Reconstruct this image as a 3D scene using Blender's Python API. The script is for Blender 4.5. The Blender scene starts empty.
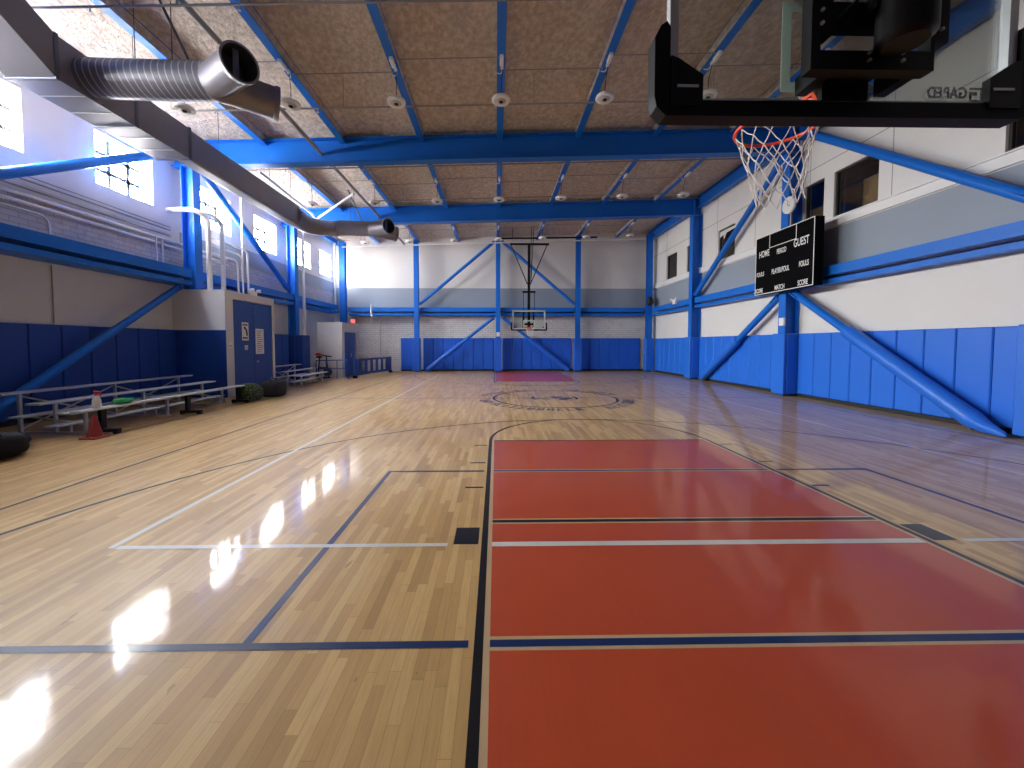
import bpy, math, random
from mathutils import Vector, Matrix
random.seed(7)
sc = bpy.context.scene
COL = sc.collection
R = math.radians

# ------------------------------------------------------------------ camera, world, exposure
F_PX, YAW, PITCH, EYE = 392.0, 0.0172, -0.0419, 1.6
cam_d = bpy.data.cameras.new('camera')
cam = bpy.data.objects.new('camera', cam_d)
COL.objects.link(cam)
cam_d.sensor_width = 36.0
cam_d.lens = F_PX / 1024 * 36.0
cam_d.shift_x, cam_d.shift_y = 9.0 / 1024, -23.4 / 1024
cam_d.clip_start, cam_d.clip_end = 0.05, 200
_f = Vector((math.sin(YAW), math.cos(YAW), 0))
_r = Vector((math.cos(YAW), -math.sin(YAW), 0))
_fw = _f * math.cos(PITCH) + Vector((0, 0, 1)) * math.sin(PITCH)
_up = Vector((0, 0, 1)) * math.cos(PITCH) - _f * math.sin(PITCH)
cam.matrix_world = Matrix(((_r.x, _up.x, -_fw.x, 0), (_r.y, _up.y, -_fw.y, 0), (_r.z, _up.z, -_fw.z, EYE), (0, 0, 0, 1)))
sc.camera = cam

world = bpy.data.worlds.new('world'); sc.world = world
world.use_nodes = True
# overcast sky, brighter overhead, over duller ground: the daylight that comes through the windows
_t = world.node_tree; _bg = _t.nodes['Background']
_tc = _t.nodes.new('ShaderNodeTexCoord'); _sx = _t.nodes.new('ShaderNodeSeparateXYZ'); _rp = _t.nodes.new('ShaderNodeValToRGB'); _mr = _t.nodes.new('ShaderNodeMapRange')
_t.links.new(_tc.outputs['Generated'], _sx.inputs[0]); _t.links.new(_sx.outputs[2], _mr.inputs[0])
_mr.inputs[1].default_value = -1.0; _mr.inputs[2].default_value = 1.0
_t.links.new(_mr.outputs[0], _rp.inputs[0]); _t.links.new(_rp.outputs[0], _bg.inputs[0])
_e = _rp.color_ramp.elements
_e[0].position, _e[0].color = 0.0, (0.26, 0.245, 0.23, 1)
_e[1].position, _e[1].color = 1.0, (0.92, 0.93, 0.95, 1)
for _p, _c in ((0.3, (0.34, 0.325, 0.31, 1)), (0.45, (0.64, 0.62, 0.60, 1)), (0.52, (0.74, 0.74, 0.74, 1)), (0.72, (0.86, 0.87, 0.88, 1))):
    _k = _e.new(_p); _k.color = _c
SKY = 60.0
_bg.inputs[1].default_value = SKY

vs = sc.view_settings
vs.view_transform = 'Standard'; vs.look = 'None'; vs.gamma = 1.0
vs.use_curve_mapping = False
vs.exposure = 2.12
sc.cycles.use_denoising = True
sc.cycles.max_bounces = 10
sc.cycles.diffuse_bounces = 6
sc.cycles.sample_clamp_indirect = 15.0
sc.cycles.transparent_max_bounces = 16

# ------------------------------------------------------------------ dimensions (metres)
XL, XR, YF, YN = -9.6, 9.3, 23.5, -2.8
SL = 0.031
def beam_top(x): return 7.84 + SL * x
def joist_bot(x): return 7.71 + SL * x
def deck(x): return 7.97 + SL * x
CX = 1.715

# ------------------------------------------------------------------ materials
def s2l(c):
    return tuple(((v / 255) / 12.92 if v / 255 <= 0.04045 else (((v / 255) + 0.055) / 1.055) ** 2.4) for v in c)
class NT:
    def __init__(s, name):
        s.m = bpy.data.materials.new(name); s.m.use_nodes = True
        s.t = s.m.node_tree; s.b = s.t.nodes['Principled BSDF']
    def n(s, typ, **kw):
        nd = s.t.nodes.new(typ)
        for k, v in kw.items():
            if k.startswith('i_'): nd.inputs[int(k[2:])].default_value = v
            else: setattr(nd, k, v)
        return nd
    def l(s, a, ao, b, bi): s.t.links.new(a.outputs[ao], b.inputs[bi])
    def math(s, op, a, b=None, c=None):
        nd = s.n('ShaderNodeMath', operation=op)
        for i, v in enumerate((a, b, c)):
            if v is None: continue
            if isinstance(v, (int, float)): nd.inputs[i].default_value = v
            else: s.t.links.new(v, nd.inputs[i])
        return nd.outputs[0]
    def mix(s, fac, a, b):
        nd = s.n('ShaderNodeMix', data_type='RGBA')
        for i, v in ((0, fac), (6, a), (7, b)):
            if isinstance(v, (int, float)): nd.inputs[i].default_value = v
            elif isinstance(v, tuple): nd.inputs[i].default_value = (*v[:3], 1)
            else: s.t.links.new(v, nd.inputs[i])
        return nd.outputs[2]
    def pos(s):
        g = s.n('ShaderNodeNewGeometry'); x = s.n('ShaderNodeSeparateXYZ')
        s.l(g, 'Position', x, 0); return x.outputs[0], x.outputs[1], x.outputs[2], g.outputs['Position']
    def noise(s, scale, vec=None, detail=3, rough=0.55):
        nd = s.n('ShaderNodeTexNoise'); nd.inputs['Scale'].default_value = scale
        nd.inputs['Detail'].default_value = detail; nd.inputs['Roughness'].default_value = rough
        if vec is not None: s.t.links.new(vec, nd.inputs['Vector'])
        return nd.outputs[0]
    def comb(s, x, y, z):
        nd = s.n('ShaderNodeCombineXYZ')
        for i, v in enumerate((x, y, z)):
            if isinstance(v, (int, float)): nd.inputs[i].default_value = v
            else: s.t.links.new(v, nd.inputs[i])
        return nd.outputs[0]
    def bump(s, h, strength=0.3, dist=0.02):
        nd = s.n('ShaderNodeBump'); nd.inputs['Strength'].default_value = strength; nd.inputs['Distance'].default_value = dist
        s.t.links.new(h, nd.inputs['Height']); s.l(nd, 0, s.b, 'Normal')
    def set(s, **kw):
        for k, v in kw.items():
            nm = k.replace('_', ' ')
            nm = {'Base': 'Base Color', 'Spec': 'Specular IOR Level'}.get(nm, nm)
            if isinstance(v, tuple): s.b.inputs[nm].default_value = (*v[:3], 1)
            elif isinstance(v, (int, float)): s.b.inputs[nm].default_value = v
            else: s.t.links.new(v, s.b.inputs[nm])
        return s
def plain(name, c, rough=0.5, metal=0.0, spec=0.5, var=0.06, nscale=3.0, coat=0.0, bump=0.0):
    t = NT(name); _, _, _, P = t.pos()
    nz = t.noise(nscale, P)
    lo = tuple(v * (1 - var) for v in c); hi = tuple(min(1, v * (1 + var)) for v in c)
    t.set(Base=t.mix(nz, lo, hi), Roughness=rough, Metallic=metal, Spec=spec)
    if coat: t.set(Coat_Weight=coat, Coat_Roughness=0.12)
    if bump: t.bump(t.noise(nscale * 8, P), bump, 0.01)
    return t.m

M = {}
M['blue_steel'] = plain('blue_steel_paint', (0.006, 0.14, 0.60), 0.42, spec=0.3, nscale=1.5)
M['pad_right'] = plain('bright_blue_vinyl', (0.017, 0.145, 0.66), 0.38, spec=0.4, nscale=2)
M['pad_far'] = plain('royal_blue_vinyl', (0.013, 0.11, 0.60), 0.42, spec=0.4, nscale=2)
M['pad_left'] = plain('shaded_blue_vinyl', (0.013, 0.06, 0.32), 0.5, spec=0.35, nscale=2)  # darker blue: the shade on the left pads is put into the colour
M['blue_door'] = plain('blue_door_paint', (0.012, 0.07, 0.33), 0.45, nscale=2)
M['white_wall'] = plain('white_wall_paint', (0.67, 0.655, 0.64), 0.7, var=0.04, nscale=0.8)
M['white_paint'] = plain('white_enamel', (0.78, 0.78, 0.78), 0.4, var=0.03)
M['band_grey'] = plain('blue_grey_wall_paint', (0.27, 0.315, 0.38), 0.65, var=0.05, nscale=1)
M['lobby_grey'] = plain('warm_grey_wall_paint', (0.64, 0.63, 0.64), 0.7, var=0.04)
M['duct'] = plain('galvanized_duct_metal', (0.21, 0.20, 0.235), 0.42, metal=0.3, var=0.1, nscale=2)
M['duct_dark'] = plain('dark_duct_band', (0.12, 0.13, 0.18), 0.5, metal=0.3)
M['duct_inside'] = plain('dark_duct_throat', (0.03, 0.035, 0.05), 0.6)
M['pipe_white'] = plain('white_painted_pipe', (0.70, 0.71, 0.72), 0.38, var=0.04)
M['pipe_grey'] = plain('grey_steel_pipe', (0.30, 0.29, 0.29), 0.5, metal=0.2)
M['black'] = plain('black_powder_coat', (0.004, 0.004, 0.006), 0.4, spec=0.25)
M['black_pad'] = plain('black_foam_padding', (0.004, 0.004, 0.007), 0.55, spec=0.2)
M['black_rubber'] = plain('black_rubber', (0.012, 0.012, 0.014), 0.7)
M['alu'] = plain('brushed_aluminium', (0.62, 0.63, 0.65), 0.38, metal=0.75, var=0.08, nscale=6)
M['alu_dull'] = plain('dull_aluminium_seat', (0.52, 0.53, 0.55), 0.4, metal=0.45, var=0.08, nscale=6)
M['board_black'] = plain('matte_black_board', (0.003, 0.003, 0.004), 0.8, spec=0.05)
M['steel_dark'] = plain('dark_grey_steel', (0.10, 0.10, 0.12), 0.45, metal=0.5)
M['orange'] = plain('orange_rim_paint', (0.80, 0.07, 0.012), 0.4)
M['net'] = plain('white_net_cord', (0.78, 0.77, 0.76), 0.8)
M['sign_white'] = plain('white_paper', (0.75, 0.75, 0.73), 0.7, var=0.03)
M['ink'] = plain('dark_green_ink', (0.02, 0.05, 0.035), 0.7)
M['ink_grey'] = plain('grey_print', (0.22, 0.21, 0.22), 0.7)
M['window_bar'] = plain('grey_window_bar', (0.16, 0.165, 0.18), 0.6)
M['plywood'] = plain('plywood_board', (0.55, 0.38, 0.17), 0.6, var=0.15, nscale=4)
M['dark_room'] = plain('dark_room_wall', (0.16, 0.13, 0.115), 0.7, var=0.2)
M['lens'] = plain('frosted_lamp_lens', (0.42, 0.42, 0.40), 0.35)
M['bottle'] = plain('translucent_white_plastic', (0.72, 0.75, 0.70), 0.35)
M['red_plastic'] = plain('red_plastic', (0.55, 0.03, 0.05), 0.4)
M['cone_red'] = plain('faded_red_cone', (0.33, 0.035, 0.035), 0.6)
M['green_bag'] = plain('bright_green_plastic', (0.02, 0.33, 0.10), 0.25)
M['bag_black'] = plain('black_canvas', (0.006, 0.005, 0.006), 0.9, bump=0.4)
M['bag_navy'] = plain('navy_nylon', (0.007, 0.008, 0.02), 0.8, bump=0.3)
M['bronze'] = plain('dark_window_frame', (0.045, 0.04, 0.038), 0.45, metal=0.3)
M['near_wall'] = plain('dark_blue_grey_wall_paint', (0.10, 0.11, 0.15), 0.7)
M['concrete'] = plain('grey_concrete', (0.3, 0.29, 0.28), 0.8)

def camo():
    t = NT('camouflage_fabric'); _, _, _, P = t.pos()
    a = t.noise(14, P, 2); b = t.noise(22, P, 2)
    c = t.mix(t.math('GREATER_THAN', a, 0.52), (0.012, 0.035, 0.025), (0.03, 0.07, 0.03))
    c = t.mix(t.math('GREATER_THAN', b, 0.58), c, (0.20, 0.19, 0.07))
    t.set(Base=c, Roughness=0.85); return t.m
M['camo'] = camo()

def emit(name, c, s):
    t = NT(name); t.set(Base=(0.8, 0.8, 0.8), Emission_Color=c, Emission_Strength=s); return t.m
M['exit_red'] = emit('lit_red_letters', (1.0, 0.04, 0.03), 0.45)
M['led_red'] = emit('red_indicator', (1.0, 0.03, 0.05), 1.0)

def glass(name, tint, refl=0.06):
    m = bpy.data.materials.new(name); m.use_nodes = True; t = m.node_tree; t.nodes.clear()
    o = t.nodes.new('ShaderNodeOutputMaterial'); mx = t.nodes.new('ShaderNodeMixShader')
    tr = t.nodes.new('ShaderNodeBsdfTransparent'); gl = t.nodes.new('ShaderNodeBsdfGlossy'); lw = t.nodes.new('ShaderNodeLayerWeight'); fr = t.nodes.new('ShaderNodeMapRange')
    tr.inputs[0].default_value = (*tint, 1); gl.inputs['Roughness'].default_value = 0.03; lw.inputs[0].default_value = 0.25; fr.inputs[3].default_value = refl * .3; fr.inputs[4].default_value = 0.7
    t.links.new(lw.outputs['Fresnel'], fr.inputs[0]); t.links.new(fr.outputs[0], mx.inputs[0]); t.links.new(tr.outputs[0], mx.inputs[1]); t.links.new(gl.outputs[0], mx.inputs[2])
    t.links.new(mx.outputs[0], o.inputs[0]); return m
M['board_glass'] = glass('clear_backboard_glass', (0.93, 0.96, 0.94))
M['pane'] = glass('clear_window_glass', (0.95, 0.96, 0.96), 0.02)
M['pane_dimmed'] = glass('dimmed_window_glass', (0.62, 0.62, 0.61), 0.02)  # clear panes tinted darker to cut the light on the end wall
M['dark_glass'] = glass('tinted_window_glass', (0.80, 0.80, 0.80))
def target_mat():
    m = bpy.data.materials.new('white_screened_target'); m.use_nodes = True; t = m.node_tree
    b = t.nodes['Principled BSDF']; b.inputs['Base Color'].default_value = (0.66, 0.75, 0.70, 1); b.inputs['Roughness'].default_value = 0.5
    tl = t.nodes.new('ShaderNodeBsdfTranslucent'); tl.inputs[0].default_value = (0.66, 0.75, 0.70, 1)
    mx = t.nodes.new('ShaderNodeMixShader'); mx.inputs[0].default_value = 0.45
    t.links.new(b.outputs[0], mx.inputs[1]); t.links.new(tl.outputs[0], mx.inputs[2]); t.links.new(mx.outputs[0], t.nodes['Material Output'].inputs[0])
    return m
M['target'] = target_mat()

def wood():
    t = NT('maple_strip_floor'); x, y, z, P = t.pos()
    W, L = 0.058, 0.7
    xr = t.math('DIVIDE', x, W); row = t.math('FLOOR', xr)
    wn = t.n('ShaderNodeTexWhiteNoise', noise_dimensions='1D'); t.t.links.new(row, wn.inputs['W'])
    yy = t.math('ADD', t.math('DIVIDE', y, L), t.math('MULTIPLY', wn.outputs[0], 37.3))
    colm = t.math('FLOOR', yy)
    w2 = t.n('ShaderNodeTexWhiteNoise', noise_dimensions='2D')
    t.t.links.new(t.comb(row, colm, 0), w2.inputs['Vector'])
    rp = t.n('ShaderNodeValToRGB'); e = rp.color_ramp.elements
    e[0].position, e[0].color = 0.0, (0.36, 0.205, 0.073, 1)
    e[1].position, e[1].color = 1.0, (0.59, 0.395, 0.172, 1)
    for p, c in ((0.2, (0.435, 0.26, 0.098, 1)), (0.5, (0.49, 0.30, 0.118, 1)), (0.8, (0.56, 0.36, 0.15, 1))):
        k = e.new(p); k.color = c
    t.t.links.new(w2.outputs[0], rp.inputs[0])
    grain = t.noise(9, t.comb(t.math('MULTIPLY', x, 9), t.math('MULTIPLY', y, 0.55), row), 5)
    c = t.mix(t.math('MULTIPLY', t.math('SUBTRACT', grain, 0.42), 1.1), rp.outputs[0], (0.25, 0.15, 0.07))
    big = t.noise(0.35, P, 2)
    c = t.mix(t.math('MULTIPLY', big, 0.22), c, (0.64, 0.44, 0.20))
    gx = t.math('LESS_THAN', t.math('FRACT', xr), 0.035); gy = t.math('LESS_THAN', t.math('FRACT', yy), 0.003)
    g = t.math('MULTIPLY', t.math('MAXIMUM', gx, gy), 0.55)
    c = t.mix(g, c, (0.10, 0.06, 0.03))
    kn = t.noise(2.3, t.comb(t.math('MULTIPLY', x, 5), t.math('MULTIPLY', y, 1.6), 3.0), 2)
    c = t.mix(t.math('MULTIPLY', t.math('GREATER_THAN', kn, 0.735), 0.45), c, (0.12, 0.07, 0.035))
    sm = t.noise(1.3, P, 4)
    t.set(Base=c, Roughness=0.42, Spec=0.2, Coat_Weight=0.6, Coat_IOR=1.4, Coat_Roughness=t.math('ADD', 0.015, t.math('MULTIPLY', sm, 0.09)))
    return t.m
M['wood'] = wood()
def court_paint(name, c, spec=0.35, coat=0.6):
    t = NT(name); x, y, z, P = t.pos()
    nz = t.noise(2.0, P, 4); sm = t.noise(1.3, P, 4)
    st = t.noise(4, t.comb(t.math('MULTIPLY', x, 12), t.math('MULTIPLY', y, 0.6), 0), 3)
    f = t.math('ADD', t.math('MULTIPLY', nz, 0.6), t.math('MULTIPLY', st, 0.4))
    t.set(Base=t.mix(f, tuple(v * .86 for v in c), tuple(v * 1.14 for v in c)), Roughness=0.42, Spec=spec, Coat_Weight=coat, Coat_IOR=1.4,
          Coat_Roughness=t.math('ADD', 0.03, t.math('MULTIPLY', sm, 0.10)))
    return t.m
M['c_red'] = court_paint('terracotta_court_paint', (0.43, 0.060, 0.018))
M['c_black'] = court_paint('black_court_line', (0.006, 0.006, 0.010), 0.2, 0.4)
M['c_blue'] = court_paint('blue_court_line', (0.010, 0.026, 0.10), 0.2, 0.4)
M['c_white'] = court_paint('white_court_line', (0.55, 0.55, 0.52))
M['c_bare'] = court_paint('bare_maple_edge', (0.47, 0.33, 0.19))

def brick(name, c1, c2, axis, bump=0.6, mort=0.6):
    t = NT(name); x, y, z, P = t.pos()
    v = t.comb(x if axis == 'x' else y, z, 0)
    b = t.n('ShaderNodeTexBrick'); t.t.links.new(v, b.inputs['Vector'])
    b.inputs['Scale'].default_value = 1.0; b.inputs['Brick Width'].default_value = 0.32; b.inputs['Row Height'].default_value = 0.115
    b.inputs['Mortar Size'].default_value = 0.010; b.inputs['Mortar Smooth'].default_value = 0.3
    b.inputs['Color1'].default_value = (*c1, 1); b.inputs['Color2'].default_value = (*c2, 1)
    b.inputs['Mortar'].default_value = (*[q * mort for q in c1], 1)
    nz = t.noise(3.5, P, 4)
    c = t.mix(t.math('MULTIPLY', t.math('GREATER_THAN', nz, 0.60), 0.25), b.outputs[0], tuple(q * .6 for q in c1))
    t.set(Base=c, Roughness=0.7); t.bump(t.math('SUBTRACT', 1.0, b.outputs['Fac']), bump, 0.012)
    return t.m
M['brick_far'] = brick('white_painted_brick_end_wall', (0.64, 0.63, 0.62), (0.71, 0.70, 0.69), 'x')
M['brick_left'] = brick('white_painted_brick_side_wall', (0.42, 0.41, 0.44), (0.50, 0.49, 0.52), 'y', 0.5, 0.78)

def panel_wall():
    t = NT('white_wall_boards'); x, y, z, P = t.pos()
    nz = t.noise(0.8, P, 4)
    c = t.mix(nz, (0.70, 0.685, 0.66), (0.80, 0.785, 0.76))
    h = t.math('LESS_THAN', t.math('ABSOLUTE', t.math('SUBTRACT', z, 6.72)), 0.011)
    v = t.math('LESS_THAN', t.math('ABSOLUTE', t.math('SUBTRACT', t.math('FRACT', t.math('DIVIDE', t.math('SUBTRACT', y, 8.0), 2.44)), 0.5)), 0.0045)
    t.set(Base=t.mix(t.math('MULTIPLY', t.math('MAXIMUM', h, v), 0.75), c, (0.12, 0.12, 0.12)), Roughness=0.65)
    return t.m
M['panel_wall'] = panel_wall()

def foam():
    t = NT('sprayed_insulation_deck'); x, y, z, P = t.pos()
    v = t.comb(t.math('ADD', x, t.math('MULTIPLY', y, 0.35)), t.math('SUBTRACT', t.math('MULTIPLY', y, 0.7), t.math('MULTIPLY', x, 0.3)), z)
    a = t.noise(8.5, v, 5, 0.62); b = t.noise(0.9, P, 3); d = t.noise(24, P, 4, 0.7)
    e = t.noise(3, t.comb(t.math('MULTIPLY', x, 0.7), t.math('MULTIPLY', y, 3.5), 0), 4)
    c = t.mix(b, (0.74, 0.655, 0.595), (0.86, 0.785, 0.72))
    k = t.math('MULTIPLY', t.math('SUBTRACT', a, 0.40), 4.0)
    kc = t.n('ShaderNodeClamp'); t.t.links.new(k, kc.inputs[0])
    c = t.mix(kc.outputs[0], (0.56, 0.48, 0.425), c)  # shade in the pits of the bump painted into the colour
    c = t.mix(t.math('MULTIPLY', t.math('SUBTRACT', e, 0.45), 0.7), c, (0.52, 0.44, 0.385))
    t.set(Base=c, Roughness=0.95, Spec=0.1)
    t.bump(t.math('ADD', a, t.math('MULTIPLY', d, 0.35)), 1.0, 0.12)
    return t.m
M['foam'] = foam()

def spiral():
    t = NT('spiral_seam_duct_metal'); x, y, z, P = t.pos()
    ph = t.math('FRACT', t.math('DIVIDE', t.math('ADD', x, t.math('MULTIPLY', z, 0.12)), 0.115))
    s = t.math('LESS_THAN', t.math('ABSOLUTE', t.math('SUBTRACT', ph, 0.5)), 0.09)
    t.set(Base=t.mix(s, (0.15, 0.15, 0.19), (0.42, 0.42, 0.45)), Roughness=0.4, Metallic=0.35)
    t.bump(s, 0.8, 0.02); return t.m
M['duct_spiral'] = spiral()

# ------------------------------------------------------------------ mesh builder
class MB:
    def __init__(s): s.v, s.f, s.m, s.s = [], [], [], []
    def _add(s, vs_, fs, m=0, smooth=False):
        o = len(s.v); s.v += [tuple(p) for p in vs_]
        for f in fs:
            s.f.append(tuple(i + o for i in f)); s.m.append(m); s.s.append(smooth)
        return s
    def box(s, x0, x1, y0, y1, z0, z1, m=0):
        v = [(x, y, z) for z in (z0, z1) for y in (y0, y1) for x in (x0, x1)]
        return s._add(v, [(0, 2, 3, 1), (4, 5, 7, 6), (0, 1, 5, 4), (2, 6, 7, 3), (0, 4, 6, 2), (1, 3, 7, 5)], m)
    def rbox(s, x0, x1, y0, y1, z0, z1, b, m=0):
        """box with its 12 edges chamfered by b"""
        v, idx = [], {}
        xs, ys, zs = (x0, x1), (y0, y1), (z0, z1)
        for i in (0, 1):
            for j in (0, 1):
                for k in (0, 1):
                    sx, sy, sz = (b if i == 0 else -b), (b if j == 0 else -b), (b if k == 0 else -b)
                    idx[i, j, k, 'x'] = len(v); v.append((xs[i], ys[j] + sy, zs[k] + sz))
                    idx[i, j, k, 'y'] = len(v); v.append((xs[i] + sx, ys[j], zs[k] + sz))
                    idx[i, j, k, 'z'] = len(v); v.append((xs[i] + sx, ys[j] + sy, zs[k]))
        fs = []
        g = lambda i, j, k, a: idx[i, j, k, a]
        for i in (0, 1): fs.append([g(i, 0, 0, 'x'), g(i, 1, 0, 'x'), g(i, 1, 1, 'x'), g(i, 0, 1, 'x')])
        for j in (0, 1): fs.append([g(0, j, 0, 'y'), g(1, j, 0, 'y'), g(1, j, 1, 'y'), g(0, j, 1, 'y')])
        for k in (0, 1): fs.append([g(0, 0, k, 'z'), g(1, 0, k, 'z'), g(1, 1, k, 'z'), g(0, 1, k, 'z')])
        for j in (0, 1):
            for k in (0, 1): fs.append([g(0, j, k, 'y'), g(1, j, k, 'y'), g(1, j, k, 'z'), g(0, j, k, 'z')])
        for i in (0, 1):
            for k in (0, 1): fs.append([g(i, 0, k, 'x'), g(i, 1, k, 'x'), g(i, 1, k, 'z'), g(i, 0, k, 'z')])
        for i in (0, 1):
            for j in (0, 1): fs.append([g(i, j, 0, 'x'), g(i, j, 1, 'x'), g(i, j, 1, 'y'), g(i, j, 0, 'y')])
        for i in (0, 1):
            for j in (0, 1):
                for k in (0, 1): fs.append([g(i, j, k, 'x'), g(i, j, k, 'y'), g(i, j, k, 'z')])
        c = Vector(((x0 + x1) / 2, (y0 + y1) / 2, (z0 + z1) / 2)); out = []
        for f in fs:
            p = [Vector(v[i]) for i in f]
            nrm = (p[1] - p[0]).cross(p[2] - p[0]); ce = sum(p, Vector()) / len(p)
            out.append(f if nrm.dot(ce - c) >= 0 else f[::-1])
        return s._add(v, out, m)
    def bar(s, p, q, w, h, up=(0, 0, 1), m=0):
        p, q = Vector(p), Vector(q); d = (q - p).normalized(); u = Vector(up)
        if abs(d.dot(u)) > 0.98: u = Vector((1, 0, 0))
        a = d.cross(u).normalized(); u = a.cross(d).normalized()
        v = [c + a * (sx * w / 2) + u * (sz * h / 2) for c in (p, q) for sx, sz in ((-1, -1), (1, -1), (1, 1), (-1, 1))]
        return s._add(v, [(0, 1, 2, 3), (7, 6, 5, 4), (0, 4, 5, 1), (1, 5, 6, 2), (2, 6, 7, 3), (3, 7, 4, 0)], m)
    def tube(s, pts, r, n=10, m=0, caps=True):
        pts = [Vector(p) for p in pts]; k = len(pts)
        rs = r if isinstance(r, (list, tuple)) else [r] * k
        tang = []
        for i in range(k):
            d = (pts[min(i + 1, k - 1)] - pts[max(i - 1, 0)])
            tang.append(d.normalized() if d.length > 1e-9 else Vector((0, 0, 1)))
        u = Vector((0, 0, 1)) if abs(tang[0].z) < 0.9 else Vector((1, 0, 0))
        v, fs = [], []
        a = tang[0].cross(u).normalized()
        for i in range(k):
            a = (a - tang[i] * a.dot(tang[i])).normalized(); b = tang[i].cross(a)
            for j in range(n):
                t = 2 * math.pi * j / n
                v.append(pts[i] + a * (math.cos(t) * rs[i]) + b * (math.sin(t) * rs[i]))
        for i in range(k - 1):
            for j in range(n):
                j2 = (j + 1) % n
                fs.append((i * n + j, i * n + j2, (i + 1) * n + j2, (i + 1) * n + j))
        s._add(v, fs, m, True)
        if caps:
            s._add(v[:n], [tuple(range(n))[::-1]], m); s._add(v[-n:], [tuple(range(n))], m)
        return s
    def loop(s, pts, r, n=6, m=0):
        pts = [Vector(p) for p in pts]
        return s.tube(pts + [pts[0], pts[1]], r, n, m, False)
    def lathe(s, prof, c, n=16, m=0, axis='z'):
        c = Vector(c); v, fs = [], []
        for (r, h) in prof:
            for j in range(n):
                t = 2 * math.pi * j / n; a, b = r * math.cos(t), r * math.sin(t)
                v.append(c + (Vector((a, b, h)) if axis == 'z' else Vector((h, a, b)) if axis == 'x' else Vector((a, h, b))))
        for i in range(len(prof) - 1):
            for j in range(n):
                j2 = (j + 1) % n; fs.append((i * n + j, i * n + j2, (i + 1) * n + j2, (i + 1) * n + j))
        s._add(v, fs, m, True)
        s._add(v[:n], [tuple(range(n))[::-1]], m); s._add(v[-n:], [tuple(range(n))], m)
        return s
    def extrude(s, poly, a, b, m=0, axis='y', smooth=False):
        """poly: list of 2D points; swept between coordinate a and b of an axis (y: poly=(x,z); x: poly=(y,z); z: poly=(x,y))"""
        def P(p, h): return (p[0], h, p[1]) if axis == 'y' else (h, p[0], p[1]) if axis == 'x' else (p[0], p[1], h)
        n = len(poly); v = [P(p, a) for p in poly] + [P(p, b) for p in poly]
        s._add(v, [(i, (i + 1) % n, n + (i + 1) % n, n + i) for i in range(n)], m, smooth)
        s._add(v[:n], [tuple(range(n))[::-1]], m); s._add(v[n:], [tuple(range(n))], m)
        return s
    def quad(s, pts, m=0): return s._add(pts, [tuple(range(len(pts)))], m)
    def rect(s, x0, x1, y0, y1, z, m=0): return s.quad([(x0, y0, z), (x1, y0, z), (x1, y1, z), (x0, y1, z)], m)
    def arc(s, c, r0, r1, a0, a1, z, m=0, n=48):
        for i in range(n):
            t0, t1 = a0 + (a1 - a0) * i / n, a0 + (a1 - a0) * (i + 1) / n
            p = lambda r, t: (c[0] + r * math.cos(t), c[1] + r * math.sin(t), z)
            s.quad([p(r0, t0), p(r1, t0), p(r1, t1), p(r0, t1)], m)
        return s
    def blob(s, c, rx, ry, rz, m=0, n=14, k=9, bump=0.0, seed=0, flat=0.0, sq=1.0):
        rr = random.Random(seed); v = []
        ph = [rr.uniform(0, 6.28) for _ in range(6)]
        for i in range(k + 1):
            th = math.pi * i / k
            for j in range(n):
                t = 2 * math.pi * j / n
                q = 1 + bump * (math.sin(3 * t + ph[0] + 2 * th) * .5 + math.sin(5 * t + ph[1]) * .3 + math.sin(4 * th + ph[2] + t) * .4)
                x, y, z = math.sin(th) * math.cos(t) * q, math.sin(th) * math.sin(t) * q, math.cos(th) * q
                pw = lambda u: math.copysign(abs(u) ** sq, u)
                x, y, z = pw(x), pw(y), pw(z)
                z = max(z, -1 + flat)
                v.append((c[0] + rx * x, c[1] + ry * y, c[2] + rz * z))
        fs = [(i * n + j, (i + 1) * n + j, (i + 1) * n + (j + 1) % n, i * n + (j + 1) % n) for i in range(k) for j in range(n)]
        return s._add(v, fs, m, True)
    def build(s, name, mats, parent=None):
        if not isinstance(mats, (list, tuple)): mats = [mats]
        if parent is not None: off = Vector(parent['_abs'])
        else:
            xs = [p[0] for p in s.v]; ys = [p[1] for p in s.v]; zs = [p[2] for p in s.v]
            off = Vector(((min(xs) + max(xs)) / 2, (min(ys) + max(ys)) / 2, min(zs)))
        me = bpy.data.meshes.new(name)
        me.from_pydata([tuple(Vector(p) - off) for p in s.v], [], s.f)
        for m in mats: me.materials.append(M[m] if isinstance(m, str) else m)
        for i, p in enumerate(me.polygons): p.material_index = s.m[i]; p.use_smooth = s.s[i]
        me.update()
        o = bpy.data.objects.new(name, me); COL.objects.link(o)
        if parent is None: o.location = off
        else:
            o.parent = parent
            o.location = off - Vector(parent['_abs'])
        o['_abs'] = tuple(off)
        return o

def tag(o, label, cat, group=None):
    o['label'] = label; o['category'] = cat
    if group: o['group'] = group
    return o
def thing(name, label, cat, loc, group=None):
    o = bpy.data.objects.new(name, None); COL.objects.link(o); o.location = loc; o['_abs'] = tuple(loc)
    o.empty_display_size = 0.1
    return tag(o, label, cat, group)
def struct(o): o['kind'] = 'structure'; return o
ORD = ['first', 'second', 'third', 'fourth', 'fifth', 'sixth', 'seventh', 'eighth', 'ninth', 'tenth', 'eleventh', 'twelfth',
       'thirteenth', 'fourteenth', 'fifteenth', 'sixteenth', 'seventeenth', 'eighteenth', 'nineteenth', 'twentieth']

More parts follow.
